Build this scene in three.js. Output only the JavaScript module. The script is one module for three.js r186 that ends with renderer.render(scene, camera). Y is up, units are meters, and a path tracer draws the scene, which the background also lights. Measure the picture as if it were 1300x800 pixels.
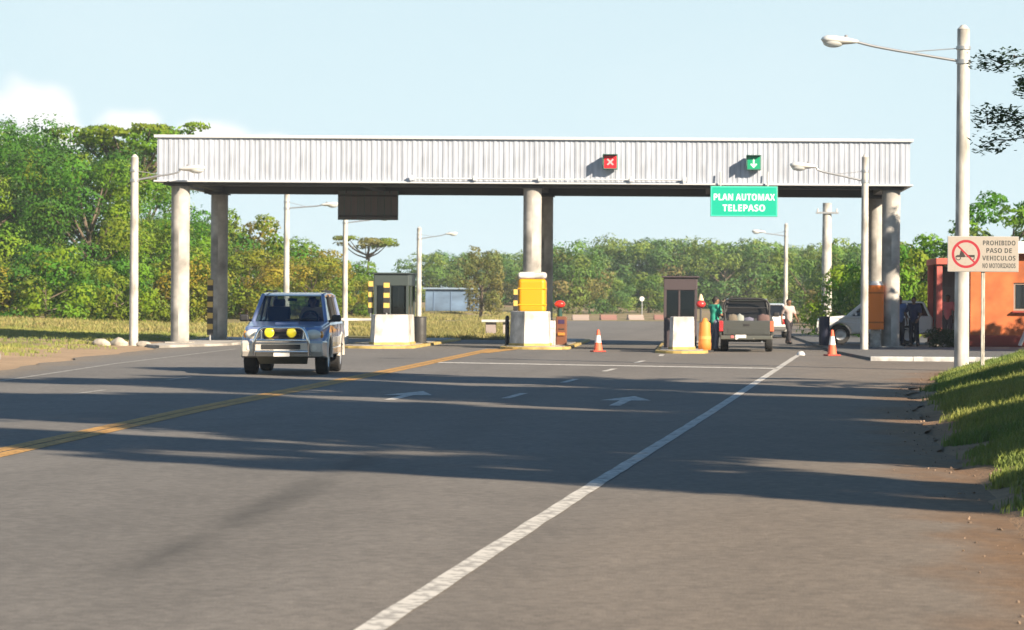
import * as THREE from 'three';
import { mergeGeometries, mergeVertices } from 'three/addons/utils/BufferGeometryUtils.js';
import { RoundedBoxGeometry } from 'three/addons/geometries/RoundedBoxGeometry.js';
import { MarchingCubes } from 'three/addons/objects/MarchingCubes.js';

// ---------------------------------------------------------------- camera, sky, sun, exposure
const scene = new THREE.Scene();
const camera = new THREE.PerspectiveCamera(12.68, 1300 / 800, 0.5, 6000);
camera.position.set(0, 1.65, 0);
camera.rotation.set(0, 0, 0.0061);
camera.setViewOffset(1300, 800, -233, 19, 1300, 800);
camera.updateProjectionMatrix();
camera.focus = 38; camera.userData.fStop = 5.6;

const renderer = new THREE.WebGLRenderer({ antialias: true });
renderer.setSize(1024, 630);
renderer.toneMapping = THREE.LinearToneMapping;
renderer.toneMappingExposure = 2.6;
renderer.shadowMap.enabled = true;

const SUN = new THREE.Vector3(0.669, 0.454, 0.589).normalize();
const sun = new THREE.DirectionalLight(new THREE.Color().setRGB(1.0, 0.84, 0.64), 5);
sun.position.copy(SUN).multiplyScalar(160).add(new THREE.Vector3(0, 0, -70));
sun.target.position.set(0, 0, -70);
sun.castShadow = true;
sun.shadow.mapSize.set(4096, 4096);
Object.assign(sun.shadow.camera, { left: -120, right: 120, top: 120, bottom: -120, near: 1, far: 400 });
scene.add(sun, sun.target);

// ---------------------------------------------------------------- random and noise
function rng(seed) { let a = seed >>> 0; return () => { a = (a + 0x6D2B79F5) | 0; let t = Math.imul(a ^ (a >>> 15), 1 | a); t = (t + Math.imul(t ^ (t >>> 7), 61 | t)) ^ t; return ((t ^ (t >>> 14)) >>> 0) / 4294967296; }; }
const hash = (x, y, s) => { let h = (x * 374761393 + y * 668265263 + s * 982451653) | 0; h = Math.imul(h ^ (h >>> 13), 1274126177); return ((h ^ (h >>> 16)) >>> 0) / 4294967296; };
function vnoise(x, y, s = 0, px = 0, py = 0) {
  const xi = Math.floor(x), yi = Math.floor(y), fx = x - xi, fy = y - yi, u = fx * fx * (3 - 2 * fx), v = fy * fy * (3 - 2 * fy);
  const w = (a, p) => p ? ((a % p) + p) % p : a;
  const h = (a, b) => hash(w(a, px), w(b, py), s);
  return (h(xi, yi) * (1 - u) + h(xi + 1, yi) * u) * (1 - v) + (h(xi, yi + 1) * (1 - u) + h(xi + 1, yi + 1) * u) * v;
}
function fbm(x, y, s = 0, o = 4, px = 0, py = 0) { let a = 0, w = 0.5, t = 0; for (let i = 0; i < o; i++) { a += w * vnoise(x, y, s + i, px, py); t += w; x *= 2; y *= 2; px *= 2; py *= 2; w *= 0.5; } return a / t; }
const clamp = (v, a = 0, b = 1) => Math.min(b, Math.max(a, v));
const sstep = (a, b, v) => { const t = clamp((v - a) / (b - a)); return t * t * (3 - 2 * t); };
const mix = (a, b, t) => a + (b - a) * t;

// the sky: pale haze at the horizon, deeper blue overhead, a few low white clouds all round
{
  const W = 4096, H = 2048, d = new Uint16Array(W * H * 4), hf = THREE.DataUtils.toHalfFloat;
  const hz = [0.295, 0.366, 0.388], mid = [0.04, 0.105, 0.195], ze = [0.007, 0.036, 0.12];
  const puffs = [];
  const r = rng(11);
  const seen = [[-13.25, 3.55, 0.8, 0.62], [-12.75, 3.1, 0.7, 0.4], [-13.6, 3.05, 0.8, 0.35], [-11.45, 3.35, 0.7, 0.3], [-9.8, 3.2, 0.75, 0.28], [-8.6, 3.0, 0.8, 0.22]];   // azimuth from straight ahead, height, half width, half height
  for (const p of seen) puffs.push(p);
  for (let i = 0; i < 46; i++) { const az = 8 + r() * 330, el = 2 + r() * 2.4; for (let k = 0; k < 4; k++) puffs.push([az + (r() - 0.5) * 3, el + (r() - 0.5) * 0.7, 0.5 + r() * 1.1, 0.2 + r() * 0.4]); }
  const cloud = new Float32Array(W * 120);
  for (const [az, el, sx, sy] of puffs) {
    // straight ahead is -z; equirect u = atan2(z, x) / 2pi + 0.5
    const x0 = ((az - 90) / 360 + 0.5) * W, y0 = el / 180 * H, rx = sx / 360 * W * 2.4, ry = sy / 180 * H * 2.4;
    for (let j = Math.max(0, Math.floor(y0 - ry)); j < Math.min(119, y0 + ry); j++) for (let i = Math.floor(x0 - rx); i < x0 + rx; i++) {
      const q = ((i - x0) / (rx / 1.9)) ** 2 + ((j - y0) / (ry / 1.9)) ** 2;
      const n = fbm(i * 0.16, j * 0.22, 5, 4);
      const v = clamp(1.25 - q * 0.9 - (1 - n) * 0.95) * 1.5;
      const ii = ((i % W) + W) % W, at = j * W + ii;
      cloud[at] = Math.max(cloud[at], clamp(v));
    }
  }
  for (let j = 0; j < H; j++) {
    const el = (j + 0.5) / H * Math.PI - Math.PI / 2, e = Math.max(0, el) / (Math.PI / 2);
    for (let i = 0; i < W; i++) {
      const k1 = sstep(-0.02, 0.42, e), k2 = sstep(0.2, 1, e);
      let c = [0, 1, 2].map(k => mix(mix(hz[k], mid[k], k1), ze[k], k2));
      if (j >= H / 2) {
        const jj = j - H / 2, w = sstep(0.48, 0.75, fbm(i * 256 / W / 4, j * 0.03, 31, 4, 64, 0)) * 0.05 * Math.exp(-e * 6);   // thin high veil
        let cv = w; if (jj < 120) cv = Math.max(cv, cloud[jj * W + i] * 0.95);
        c = c.map((v, k) => mix(v, [0.46, 0.455, 0.45][k], cv));
      }
      const o = (j * W + i) * 4; d[o] = hf(c[0]); d[o + 1] = hf(c[1]); d[o + 2] = hf(c[2]); d[o + 3] = hf(1);
    }
  }
  const t = new THREE.DataTexture(d, W, H, THREE.RGBAFormat, THREE.HalfFloatType);
  t.mapping = THREE.EquirectangularReflectionMapping; t.magFilter = THREE.LinearFilter; t.minFilter = THREE.LinearFilter; t.wrapS = THREE.RepeatWrapping; t.needsUpdate = true;
  scene.background = t; scene.environment = t;
}

// ---------------------------------------------------------------- helpers for objects
const used = {};
function numbered(n) { const k = used[n] = (used[n] ?? -1) + 1; return k ? n + '_' + String(k).padStart(3, '0') : n; }
function shade(o) { o.traverse(m => { if (m.isMesh) { m.castShadow = true; m.receiveShadow = true; } }); return o; }
function thing(name, label, category, x = 0, y = 0, z = 0, turn = 0, group) {
  const o = new THREE.Group(); o.name = numbered(name); o.position.set(x, y, z); o.rotation.y = turn;
  o.userData = { label, category }; if (group) o.userData.group = group; scene.add(o); return o;
}
function part(name, geo, m, parent, label) {
  const g = Array.isArray(geo) ? (geo.length > 1 ? mergeGeometries(geo.map(q => { const n = q.index ? q.toNonIndexed() : q; for (const a of Object.keys(n.attributes)) if (!['position', 'normal', 'uv', 'color'].includes(a)) n.deleteAttribute(a); return n; })) : geo[0]) : geo;
  const o = new THREE.Mesh(g, m); o.name = name; o.castShadow = o.receiveShadow = true; if (label) o.userData.label = label; parent.add(o); return o;
}
function single(name, label, category, geo, m, group) { const o = part(numbered(name), geo, m, scene); o.userData = { label, category }; if (group) o.userData.group = group; return o; }
function struct(name, geo, m) { const o = part(numbered(name), geo, m, scene); o.userData.kind = 'structure'; return o; }
const T = (g, x = 0, y = 0, z = 0, rx = 0, ry = 0, rz = 0) => { if (rx) g.rotateX(rx); if (ry) g.rotateY(ry); if (rz) g.rotateZ(rz); return g.translate(x, y, z); };
const box = (w, h, d, x = 0, y = 0, z = 0, r = 0.012) => { const m = Math.min(w, h, d); return T(r > 0 && m > 0.004 ? new RoundedBoxGeometry(w, h, d, 2, Math.min(r, m * 0.45)) : new THREE.BoxGeometry(w, h, d), x, y, z); };
const cyl = (r1, r2, h, x = 0, y = 0, z = 0, n = 24) => T(new THREE.CylinderGeometry(r1, r2, h, n), x, y, z);
function bar(a, b, r, n = 10) { const A = new THREE.Vector3(...a), B = new THREE.Vector3(...b), g = new THREE.CylinderGeometry(r, r, A.distanceTo(B), n); g.applyQuaternion(new THREE.Quaternion().setFromUnitVectors(new THREE.Vector3(0, 1, 0), B.clone().sub(A).normalize())); const c = A.add(B).multiplyScalar(0.5); return g.translate(c.x, c.y, c.z); }
function tube(pts, r, n = 24, k = 8) { return new THREE.TubeGeometry(new THREE.CatmullRomCurve3(pts.map(p => new THREE.Vector3(...p))), n, r, k); }
function taperTube(pts, r0, r1, seg = 10, n = 8) {
  const c = new THREE.CatmullRomCurve3(pts.map(p => new THREE.Vector3(...p))), g = new THREE.TubeGeometry(c, seg, 1, n), P = g.attributes.position;
  for (let i = 0; i <= seg; i++) { const q = c.getPointAt(i / seg), r = mix(r0, r1, i / seg); for (let j = 0; j <= n; j++) { const k = i * (n + 1) + j; P.setXYZ(k, q.x + (P.getX(k) - q.x) * r, q.y + (P.getY(k) - q.y) * r, q.z + (P.getZ(k) - q.z) * r); } }
  g.computeVertexNormals(); return g;
}
function prism(pts, h, y0 = 0, bevel = 0.02) {   // plan outline [x, z] raised from y0 by h
  const s = new THREE.Shape(pts.map(([x, z]) => new THREE.Vector2(x, -z)));
  const g = new THREE.ExtrudeGeometry(s, bevel ? { depth: h - bevel, bevelEnabled: true, bevelThickness: bevel, bevelSize: bevel, bevelOffset: -bevel, bevelSegments: 2, curveSegments: 10 } : { depth: h, bevelEnabled: false });
  g.rotateX(-Math.PI / 2); return g.translate(0, y0, 0);
}
function quad(a, b, c, d, thick = 0.006) {   // a thin slab with four corners
  const A = [a, b, c, d].map(p => new THREE.Vector3(...p)), n = A[1].clone().sub(A[0]).cross(A[3].clone().sub(A[0])).normalize().multiplyScalar(thick / 2);
  const v = []; for (const s of [1, -1]) for (const p of A) { const q = p.clone().addScaledVector(n, s); v.push(q.x, q.y, q.z); }
  const g = new THREE.BufferGeometry(); g.setAttribute('position', new THREE.Float32BufferAttribute(v, 3));
  g.setIndex([0, 1, 2, 0, 2, 3, 6, 5, 4, 7, 6, 4, 0, 4, 5, 0, 5, 1, 1, 5, 6, 1, 6, 2, 2, 6, 7, 2, 7, 3, 3, 7, 4, 3, 4, 0]);
  const f = g.toNonIndexed(); f.computeVertexNormals(); f.setAttribute('uv', new THREE.Float32BufferAttribute(new Float32Array(f.attributes.position.count * 2), 2)); return f;
}

// ---------------------------------------------------------------- materials
function noiseTex(n, fn, srgb = false) {
  const d = new Uint8Array(n * n * 4);
  for (let j = 0; j < n; j++) for (let i = 0; i < n; i++) { const c = fn(i / n, j / n), o = (j * n + i) * 4; for (let k = 0; k < 3; k++) d[o + k] = clamp(Array.isArray(c) ? c[k] : c) * 255; d[o + 3] = 255; }
  const t = new THREE.DataTexture(d, n, n); t.wrapS = t.wrapT = THREE.RepeatWrapping; t.magFilter = THREE.LinearFilter; t.minFilter = THREE.LinearMipmapLinearFilter; t.generateMipmaps = true; if (srgb) t.colorSpace = THREE.SRGBColorSpace; t.needsUpdate = true; return t;
}
const rep = (t, x, y = x) => { const c = t.clone(); c.repeat.set(x, y); c.needsUpdate = true; return c; };
const grainT = noiseTex(512, (u, v) => 0.72 + 0.28 * (0.55 * hash(Math.floor(u * 512), Math.floor(v * 512), 3) + 0.45 * fbm(u * 32, v * 32, 9, 3, 32, 32)), true);
const blotchT = noiseTex(512, (u, v) => 0.66 + 0.34 * clamp(fbm(u * 6, v * 6, 21, 6, 6, 6) * 1.6 - 0.3), true);
const bumpT = noiseTex(512, (u, v) => 0.5 * hash(Math.floor(u * 512), Math.floor(v * 512), 7) + 0.5 * fbm(u * 64, v * 64, 4, 3, 64, 64));
const M = (r, g, b, o = {}) => { const { physical, ...q } = o; const m = physical ? new THREE.MeshPhysicalMaterial(q) : new THREE.MeshStandardMaterial(q); m.color.setRGB(r, g, b); if (q.roughness === undefined) m.roughness = 0.8; return m; };
const concrete = M(0.46, 0.43, 0.39, { roughness: 0.9, map: rep(blotchT, 1), bumpMap: bumpT, bumpScale: 0.003 });
const poleMat = M(0.58, 0.56, 0.52, { roughness: 0.85, map: rep(blotchT, 1, 3) });
const whiteSteel = M(0.5, 0.52, 0.54, { roughness: 0.45, metalness: 0.0 });
const softT = noiseTex(256, (u, v) => 0.9 + 0.1 * clamp(fbm(u * 9, v * 3, 25, 4, 9, 3) * 1.7 - 0.3), true);
const fasciaMats = [0.425, 0.405, 0.418, 0.395, 0.43, 0.412, 0.40, 0.42].map((v, i) => { const m = M(v * 0.96, v * 1.05, v * 1.23, { roughness: 0.42, map: rep(softT, 0.45, 0.6) }); m.map.offset.set(i * 0.37, i * 0.61); return m; });
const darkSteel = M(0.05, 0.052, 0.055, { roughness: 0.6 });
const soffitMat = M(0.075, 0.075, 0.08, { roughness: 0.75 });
const galv = M(0.42, 0.43, 0.44, { roughness: 0.45, metalness: 0.7 });
const whitePaint = M(0.74, 0.73, 0.71, { roughness: 0.7, map: rep(blotchT, 0.7) });
const barrierPaint = M(0.62, 0.60, 0.57, { roughness: 0.75, map: rep(blotchT, 0.6) });
const yellowPaint = M(0.56, 0.4, 0.1, { roughness: 0.6 });
const kerbYellow = M(0.52, 0.38, 0.12, { roughness: 0.8, map: rep(blotchT, 0.5) });
const yellowDeep = M(0.6, 0.285, 0.0, { roughness: 0.5 });
const orangePaint = M(0.72, 0.17, 0.01, { roughness: 0.55 });
const coneOrange = M(0.75, 0.13, 0.06, { roughness: 0.6 });
const redPaint = M(0.55, 0.03, 0.03, { roughness: 0.5 });
const blackPaint = M(0.02, 0.02, 0.022, { roughness: 0.6 });
const boothMat = M(0.045, 0.06, 0.06, { roughness: 0.45 });
const boothBrown = M(0.06, 0.045, 0.05, { roughness: 0.5 });
const rubber = M(0.018, 0.018, 0.019, { roughness: 0.85 });
const glass = M(0.7, 0.74, 0.75, { physical: true, transmission: 1, thickness: 0, roughness: 0.03, ior: 1.5 });
const smokeGlass = M(0.3, 0.33, 0.34, { physical: true, transmission: 1, thickness: 0, roughness: 0.04, ior: 1.5 });
const tintGlass = M(0.012, 0.014, 0.016, { physical: true, roughness: 0.06, clearcoat: 0.5 });
const lampLens = M(0.75, 0.77, 0.76, { physical: true, roughness: 0.2, transmission: 0.4, thickness: 0 });
const lampShell = M(0.62, 0.62, 0.6, { roughness: 0.4, metalness: 0.2 });
const chrome = M(0.72, 0.72, 0.72, { roughness: 0.18, metalness: 1 });

// ---------------------------------------------------------------- terrain, road
const poly = pts => z => { const a = -z; if (a <= pts[0][1]) return pts[0][0]; for (let i = 1; i < pts.length; i++) if (a <= pts[i][1]) return mix(pts[i - 1][0], pts[i][0], (a - pts[i - 1][1]) / (pts[i][1] - pts[i - 1][1])); return pts[pts.length - 1][0]; };
const edgeR0 = poly([[2.0, 0], [2.18, 18.8], [2.37, 23.1], [2.81, 31.8], [3.67, 46.7], [4.43, 55.4], [5.3, 63], [6.4, 68], [9, 71.5], [22, 74], [22, 79], [9, 84], [9, 128], [7, 150], [6, 235]]);
const edgeL0 = poly([[-15, 0], [-15.1, 50], [-15.4, 63], [-16.4, 75], [-16.8, 88], [-17.6, 93], [-17.6, 115], [-15.5, 150], [-11, 235]]);
const edgeR = z => edgeR0(z) + (fbm(z * 0.45, 3, 40, 4) - 0.5) * 0.75 * (z > -70 ? 1 : 0.2);
const edgeL = z => edgeL0(z) + (fbm(z * 0.3, 8, 41, 3) - 0.5) * 0.9;
function groundH(x, z) {
  let h = -0.035;
  const dl = edgeL0(z) - x, dr = x - edgeR0(z);
  if (dl > 0) h += 0.03 * Math.min(1, dl) + 0.75 * sstep(0.5, 26, dl) + (fbm(x * 0.3, z * 0.3, 50) - 0.5) * 0.25 * sstep(0.5, 4, dl);
  if (dr > 0) {
    const bank = sstep(-70, -61, z) ;
    h += bank * (0.03 + 0.32 * Math.min(dr, 1.0) * dr / (dr + 0.35) + 0.22 * clamp(dr - 1.0, 0, 3.2) + (fbm(x * 0.8, z * 0.6, 52) - 0.5) * 0.16 * sstep(0.2, 1.5, dr));
    h += (1 - bank) * 0.25 * sstep(12, 40, dr);
  }
  h += 0.8 * sstep(-200, -340, z) + (z < -236 ? 0.05 : 0);
  return h;
}
function grid(xs, zs, hf, cf) {
  const nx = xs.length, nz = zs.length, P = new Float32Array(nx * nz * 3), C = new Float32Array(nx * nz * 3), U = new Float32Array(nx * nz * 2), I = [];
  for (let j = 0; j < nz; j++) for (let i = 0; i < nx; i++) { const k = j * nx + i, x = typeof xs[i] === 'function' ? xs[i](zs[j]) : xs[i], z = zs[j], c = cf(x, z); P.set([x, hf(x, z), z], k * 3); C.set(c, k * 3); U.set([x / 3, -z / 3], k * 2); }
  for (let j = 0; j < nz - 1; j++) for (let i = 0; i < nx - 1; i++) { const a = j * nx + i, b = a + 1, c = a + nx, e = c + 1; I.push(a, b, c, b, e, c); }
  const g = new THREE.BufferGeometry(); g.setAttribute('position', new THREE.BufferAttribute(P, 3)); g.setAttribute('color', new THREE.BufferAttribute(C, 3)); g.setAttribute('uv', new THREE.BufferAttribute(U, 2)); g.setIndex(I); g.computeVertexNormals(); return g;
}
const range = (a, b, s) => { const o = []; for (let v = a; s > 0 ? v < b - 1e-6 : v > b + 1e-6; v += s) o.push(v); return o; };
const zDown = [...range(6, -120, -0.5), ...range(-120, -250, -2), ...range(-250, -440, -8), -440, -600, -900];
{
  const xs = [-500, -300, -200, ...range(-140, -40, 6), ...range(-40, -13, 0.5), ...range(-13, 1, 4), ...range(1, 9.5, 0.28), ...range(9.5, 24, 1.2), ...range(24, 130, 8), 200, 350, 500];
  const zs = [120, 60, 30, 15, ...zDown];
  const earth = [0.27, 0.13, 0.052], dust = [0.34, 0.235, 0.14], dry = [0.30, 0.235, 0.09], green = [0.10, 0.13, 0.03], fargreen = [0.13, 0.14, 0.045];
  const g = grid(xs, zs, groundH, (x, z) => {
    const dl = edgeL0(z) - x, dr = x - edgeR0(z), n = fbm(x * 0.35, z * 0.35, 60, 4), n2 = fbm(x * 1.6, z * 1.2, 61, 3);
    let c;
    if (dr > -2 && z > -75) { const t = sstep(0.25, 1.0, dr + (n2 - 0.5) * 0.9); c = earth.map((v, k) => mix(mix(v, dust[k], n), green[k], t)); }
    else if (dl > -2) {
      const t = sstep(1.2, 3, dl + (n - 0.5) * 4), sand = sstep(0.5, 0.6, fbm(x * 0.22, z * 0.12, 63, 3)) * (1 - sstep(6, 12, dl));
      c = dust.map((v, k) => mix(mix(v * 1.15, mix(dry[k], fargreen[k], sstep(0.4, 0.65, n) * 0.7), t), v * 1.25, sand));
    } else c = dust.map((v, k) => mix(v, dry[k], n));
    if (z < -118) { const t = sstep(0.35, 0.6, n); c = dust.map((v, k) => mix(v * 0.95, mix(dry[k], fargreen[k], 0.5), t)); }
    return c.map(v => v * (0.8 + 0.4 * n2));
  });
  struct('ground', g, M(1, 1, 1, { vertexColors: true, roughness: 1, map: grainT, bumpMap: bumpT, bumpScale: 0.02 }));
}
const asphaltT = noiseTex(1024, (u, v) => {
  const f = hash(Math.floor(u * 1024), Math.floor(v * 1024), 71), m = fbm(u * 48, v * 48, 72, 3, 48, 48), c = fbm(u * 5, v * 5, 74, 4, 5, 5);
  return clamp(0.74 + (f - 0.5) * 0.30 + (m - 0.5) * 0.2 + (c - 0.5) * 0.08);
}, true);
{
  const zs = [...range(6, -62, -0.24), ...range(-62, -120, -0.6), ...range(-120, -236, -3), -236];
  const N = 96, xs = []; for (let i = 0; i <= N; i++) xs.push(z => mix(edgeL(z), edgeR(z), i / N));
  const road = grid(xs, zs, () => 0, (x, z) => {
    const n = fbm(x * 0.5, z * 0.12, 80, 5), n2 = fbm(x * 2.2, z * 1.1, 81, 3), n3 = fbm(x * 0.15, z * 0.05, 84, 3);
    let v = 0.205 * (0.72 + 0.34 * n + 0.14 * n2 + 0.2 * n3);
    const lane = poly([[-1.7, 10], [-0.95, 24], [0.21, 41], [3.2, 87]])(z);
    const dusty = sstep(-0.6, 2.4, x - lane + (n - 0.5) * 2.2) * 0.8 + sstep(-6, -1, x) * 0.35;        // dust washed off the right verge
    const er = edgeR(z) - x, el = x - edgeL(z);
    const soil = z > -72 ? (1 - sstep(0.05, 1.0, er + (n2 - 0.5) * 1.3)) * sstep(0.2, 0.55, n2 + 0.15) : 0;
    const soilL = (1 - sstep(0.1, 1.4, el + (n2 - 0.5) * 1.2)) * 0.6;
    let c = [v * mix(1.05, 1.18, dusty), v * mix(0.99, 0.99, dusty), v * mix(0.92, 0.80, dusty)];
    const seam = Math.exp(-(((x + 3.42 + (n - 0.5) * 0.35) / 0.19) ** 2)) * sstep(-33, -27, z) * sstep(-15, -19, z) * sstep(0.12, 0.45, fbm(x, z * 0.6, 83, 3));   // tar bled from the paving joint
    const wheel = [-5.9, -4.2, -2.9, -1.2].reduce((a, q) => a + Math.exp(-(((x - q - (z > -48 ? 0 : (-48 - z) * 0.03)) / 0.32) ** 2)), 0) * 0.09;
    c = c.map(q => q * (1 - 0.55 * seam) * (1 - wheel * (0.5 + n)));
    return c.map((q, k) => mix(mix(q, [0.27, 0.155, 0.075][k], clamp(soil)), [0.33, 0.25, 0.16][k], clamp(soilL)));
  });
  struct('road', road, M(1, 1, 1, { vertexColors: true, roughness: 0.93, map: asphaltT, bumpMap: bumpT, bumpScale: 0.004 }));
}
// painted markings: thin worn sheets on the road
const wornT = noiseTex(512, (u, v) => { const n = fbm(u * 20, v * 20, 90, 5, 20, 20), s = clamp((n - 0.36) * 7); return mix(0.74, 0.97, s); }, true);
const markWhite = M(0.52, 0.50, 0.46, { roughness: 0.85, map: wornT });
const markFaint = M(0.30, 0.29, 0.27, { roughness: 0.9, map: wornT });
const markYellow = M(0.46, 0.25, 0.06, { roughness: 0.85, map: wornT });
function ribbon(pts, w, y = 0.005) {
  const f = poly(pts), z0 = -pts[0][1], z1 = -pts[pts.length - 1][1], P = [], U = [], I = [], n = Math.max(2, Math.ceil((z0 - z1) / 0.6));
  for (let i = 0; i <= n; i++) { const z = mix(z0, z1, i / n), x = f(z), j = (fbm(z * 2.3, x, 95, 2) - 0.5) * 0.025; P.push(x - w / 2 + j, y, z, x + w / 2 + j, y, z); U.push(0, z * 0.7, w * 0.7, z * 0.7); if (i) { const a = i * 2; I.push(a - 2, a - 1, a, a - 1, a + 1, a); } }
  const g = new THREE.BufferGeometry(); g.setAttribute('position', new THREE.Float32BufferAttribute(P, 3)); g.setAttribute('uv', new THREE.Float32BufferAttribute(U, 2)); g.setIndex(I); g.computeVertexNormals(); return g;
}
const mark = (name, geo, m) => struct(name, geo, m);
mark('white_lane_line', ribbon([[-2.0, 6], [-1.61, 14.1], [-0.95, 24.3], [0.21, 41.3], [3.2, 87.1]], 0.15), markWhite);
for (const o of [-0.12, 0.12]) mark('yellow_centre_line', ribbon([[-7.28 + o, 10], [-7.3 + o, 29.8], [-7.32 + o, 41], [-6.91 + o, 65], [-6.62 + o, 93]], 0.205), markYellow);
mark('white_edge_line', ribbon([[-13.1, 20], [-13.43, 54.8], [-14.23, 69.5], [-14.66, 90.6]], 0.13), markFaint);
for (const z of [47, 56, 65, 74, 83]) { const xf = poly([[-3.17, 46.5], [-0.99, 83.4]]); mark('white_lane_dash', ribbon([[xf(-z), z], [xf(-z - 2.6), z + 2.6]], 0.14), markWhite); }
for (const z of [47.4, 56, 64.6, 73]) mark('white_lane_dash', ribbon([[-10.45, z], [-10.4, z + 2.6]], 0.13), markFaint);
function flat(pts, y = 0.005) { const g = new THREE.ShapeGeometry(new THREE.Shape(pts.map(([x, z]) => new THREE.Vector2(x, -z)))); g.rotateX(-Math.PI / 2); const U = g.attributes.uv, P = g.attributes.position; for (let i = 0; i < P.count; i++) U.setXY(i, P.getX(i) * 0.7, P.getZ(i) * 0.7); return g.translate(0, y, 0); }
mark('white_stop_line', flat([[-6.7, -73.5], [-6.7, -72.6], [2.0, -68.2], [2.0, -69.1]]), markWhite);
for (const [x, z, a] of [[-4.95, -45.9, 0.03], [-1.25, -44, 0.05]]) {
  const g = flat([[-0.09, 0], [0.09, 0], [0.09, -2.3], [0.42, -2.3], [0, -4.4], [-0.42, -2.3], [-0.09, -2.3]], 0); mark('white_lane_arrow', T(g.rotateY(-a), x, 0.005, z), markWhite);
}
mark('yellow_island_marking', ribbon([[-6.5, 86], [-6.0, 93]], 0.5, 0.009), markYellow);

// islands, pavements and kerbs
function island(x0, x1, zf, zb, label, nose = 1) {
  const t = thing('traffic_island', label, 'traffic island'), xm = (x0 + x1) / 2;
  const out = k => { const p = []; for (let i = 0; i <= 10; i++) { const a = Math.PI * i / 10; p.push([xm + Math.cos(a) * (x1 - x0) / 2 * k, zf - nose + Math.sin(a) * nose * k]); } p.push([x0 + (1 - k) * (xm - x0), zb], [x1 - (1 - k) * (x1 - xm), zb]); return p; };
  part('kerb', prism(out(1), 0.11, -0.03, 0.025), kerbYellow, t, 'yellow painted kerb with rounded nose');
  part('paving', prism(out(0.82), 0.02, 0.075, 0), concrete, t);
  return t;
}
island(-11.9, -9.25, -92.5, -112, 'yellow kerbed island under the left toll booth');
island(-6.45, -4.15, -92.6, -112, 'yellow kerbed island round the middle canopy columns');
island(-1.25, 0.4, -87.2, -108, 'yellow kerbed island under the toll booth beside the pickup');
{
  const m = M(0.47, 0.44, 0.4, { roughness: 0.9, map: rep(blotchT, 0.4) });
  struct('left_pavement', prism([[-17.3, -91.5], [-15.9, -96.5], [-15.8, -112], [-18.9, -112], [-18.2, -94]], 0.12, -0.04, 0.02), m);
  struct('right_pavement', prism([[4.9, -78.6], [20, -76.2], [24, -135], [4.3, -135], [4.4, -90]], 0.11, -0.03, 0), M(0.17, 0.17, 0.17, { roughness: 0.92, map: rep(asphaltT, 0.33) }));
  const kt = thing('pavement_kerb', 'pale concrete kerb along the front of the station forecourt', 'kerb');
  for (let i = 0; i < 13; i++) { const a = i / 13, b = (i + 0.985) / 13, q = s => [mix(4.85, 20, s), mix(-78.5, -76.1, s)]; const [x0, z0] = q(a), [x1, z1] = q(b); part('kerb_stone', prism([[x0, z0 + 0.22], [x1, z1 + 0.22], [x1, z1 + 0.002], [x0, z0 + 0.002]], 0.15 + (i % 3) * 0.004, -0.03, 0.015), whitePaint, kt); }
}

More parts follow.
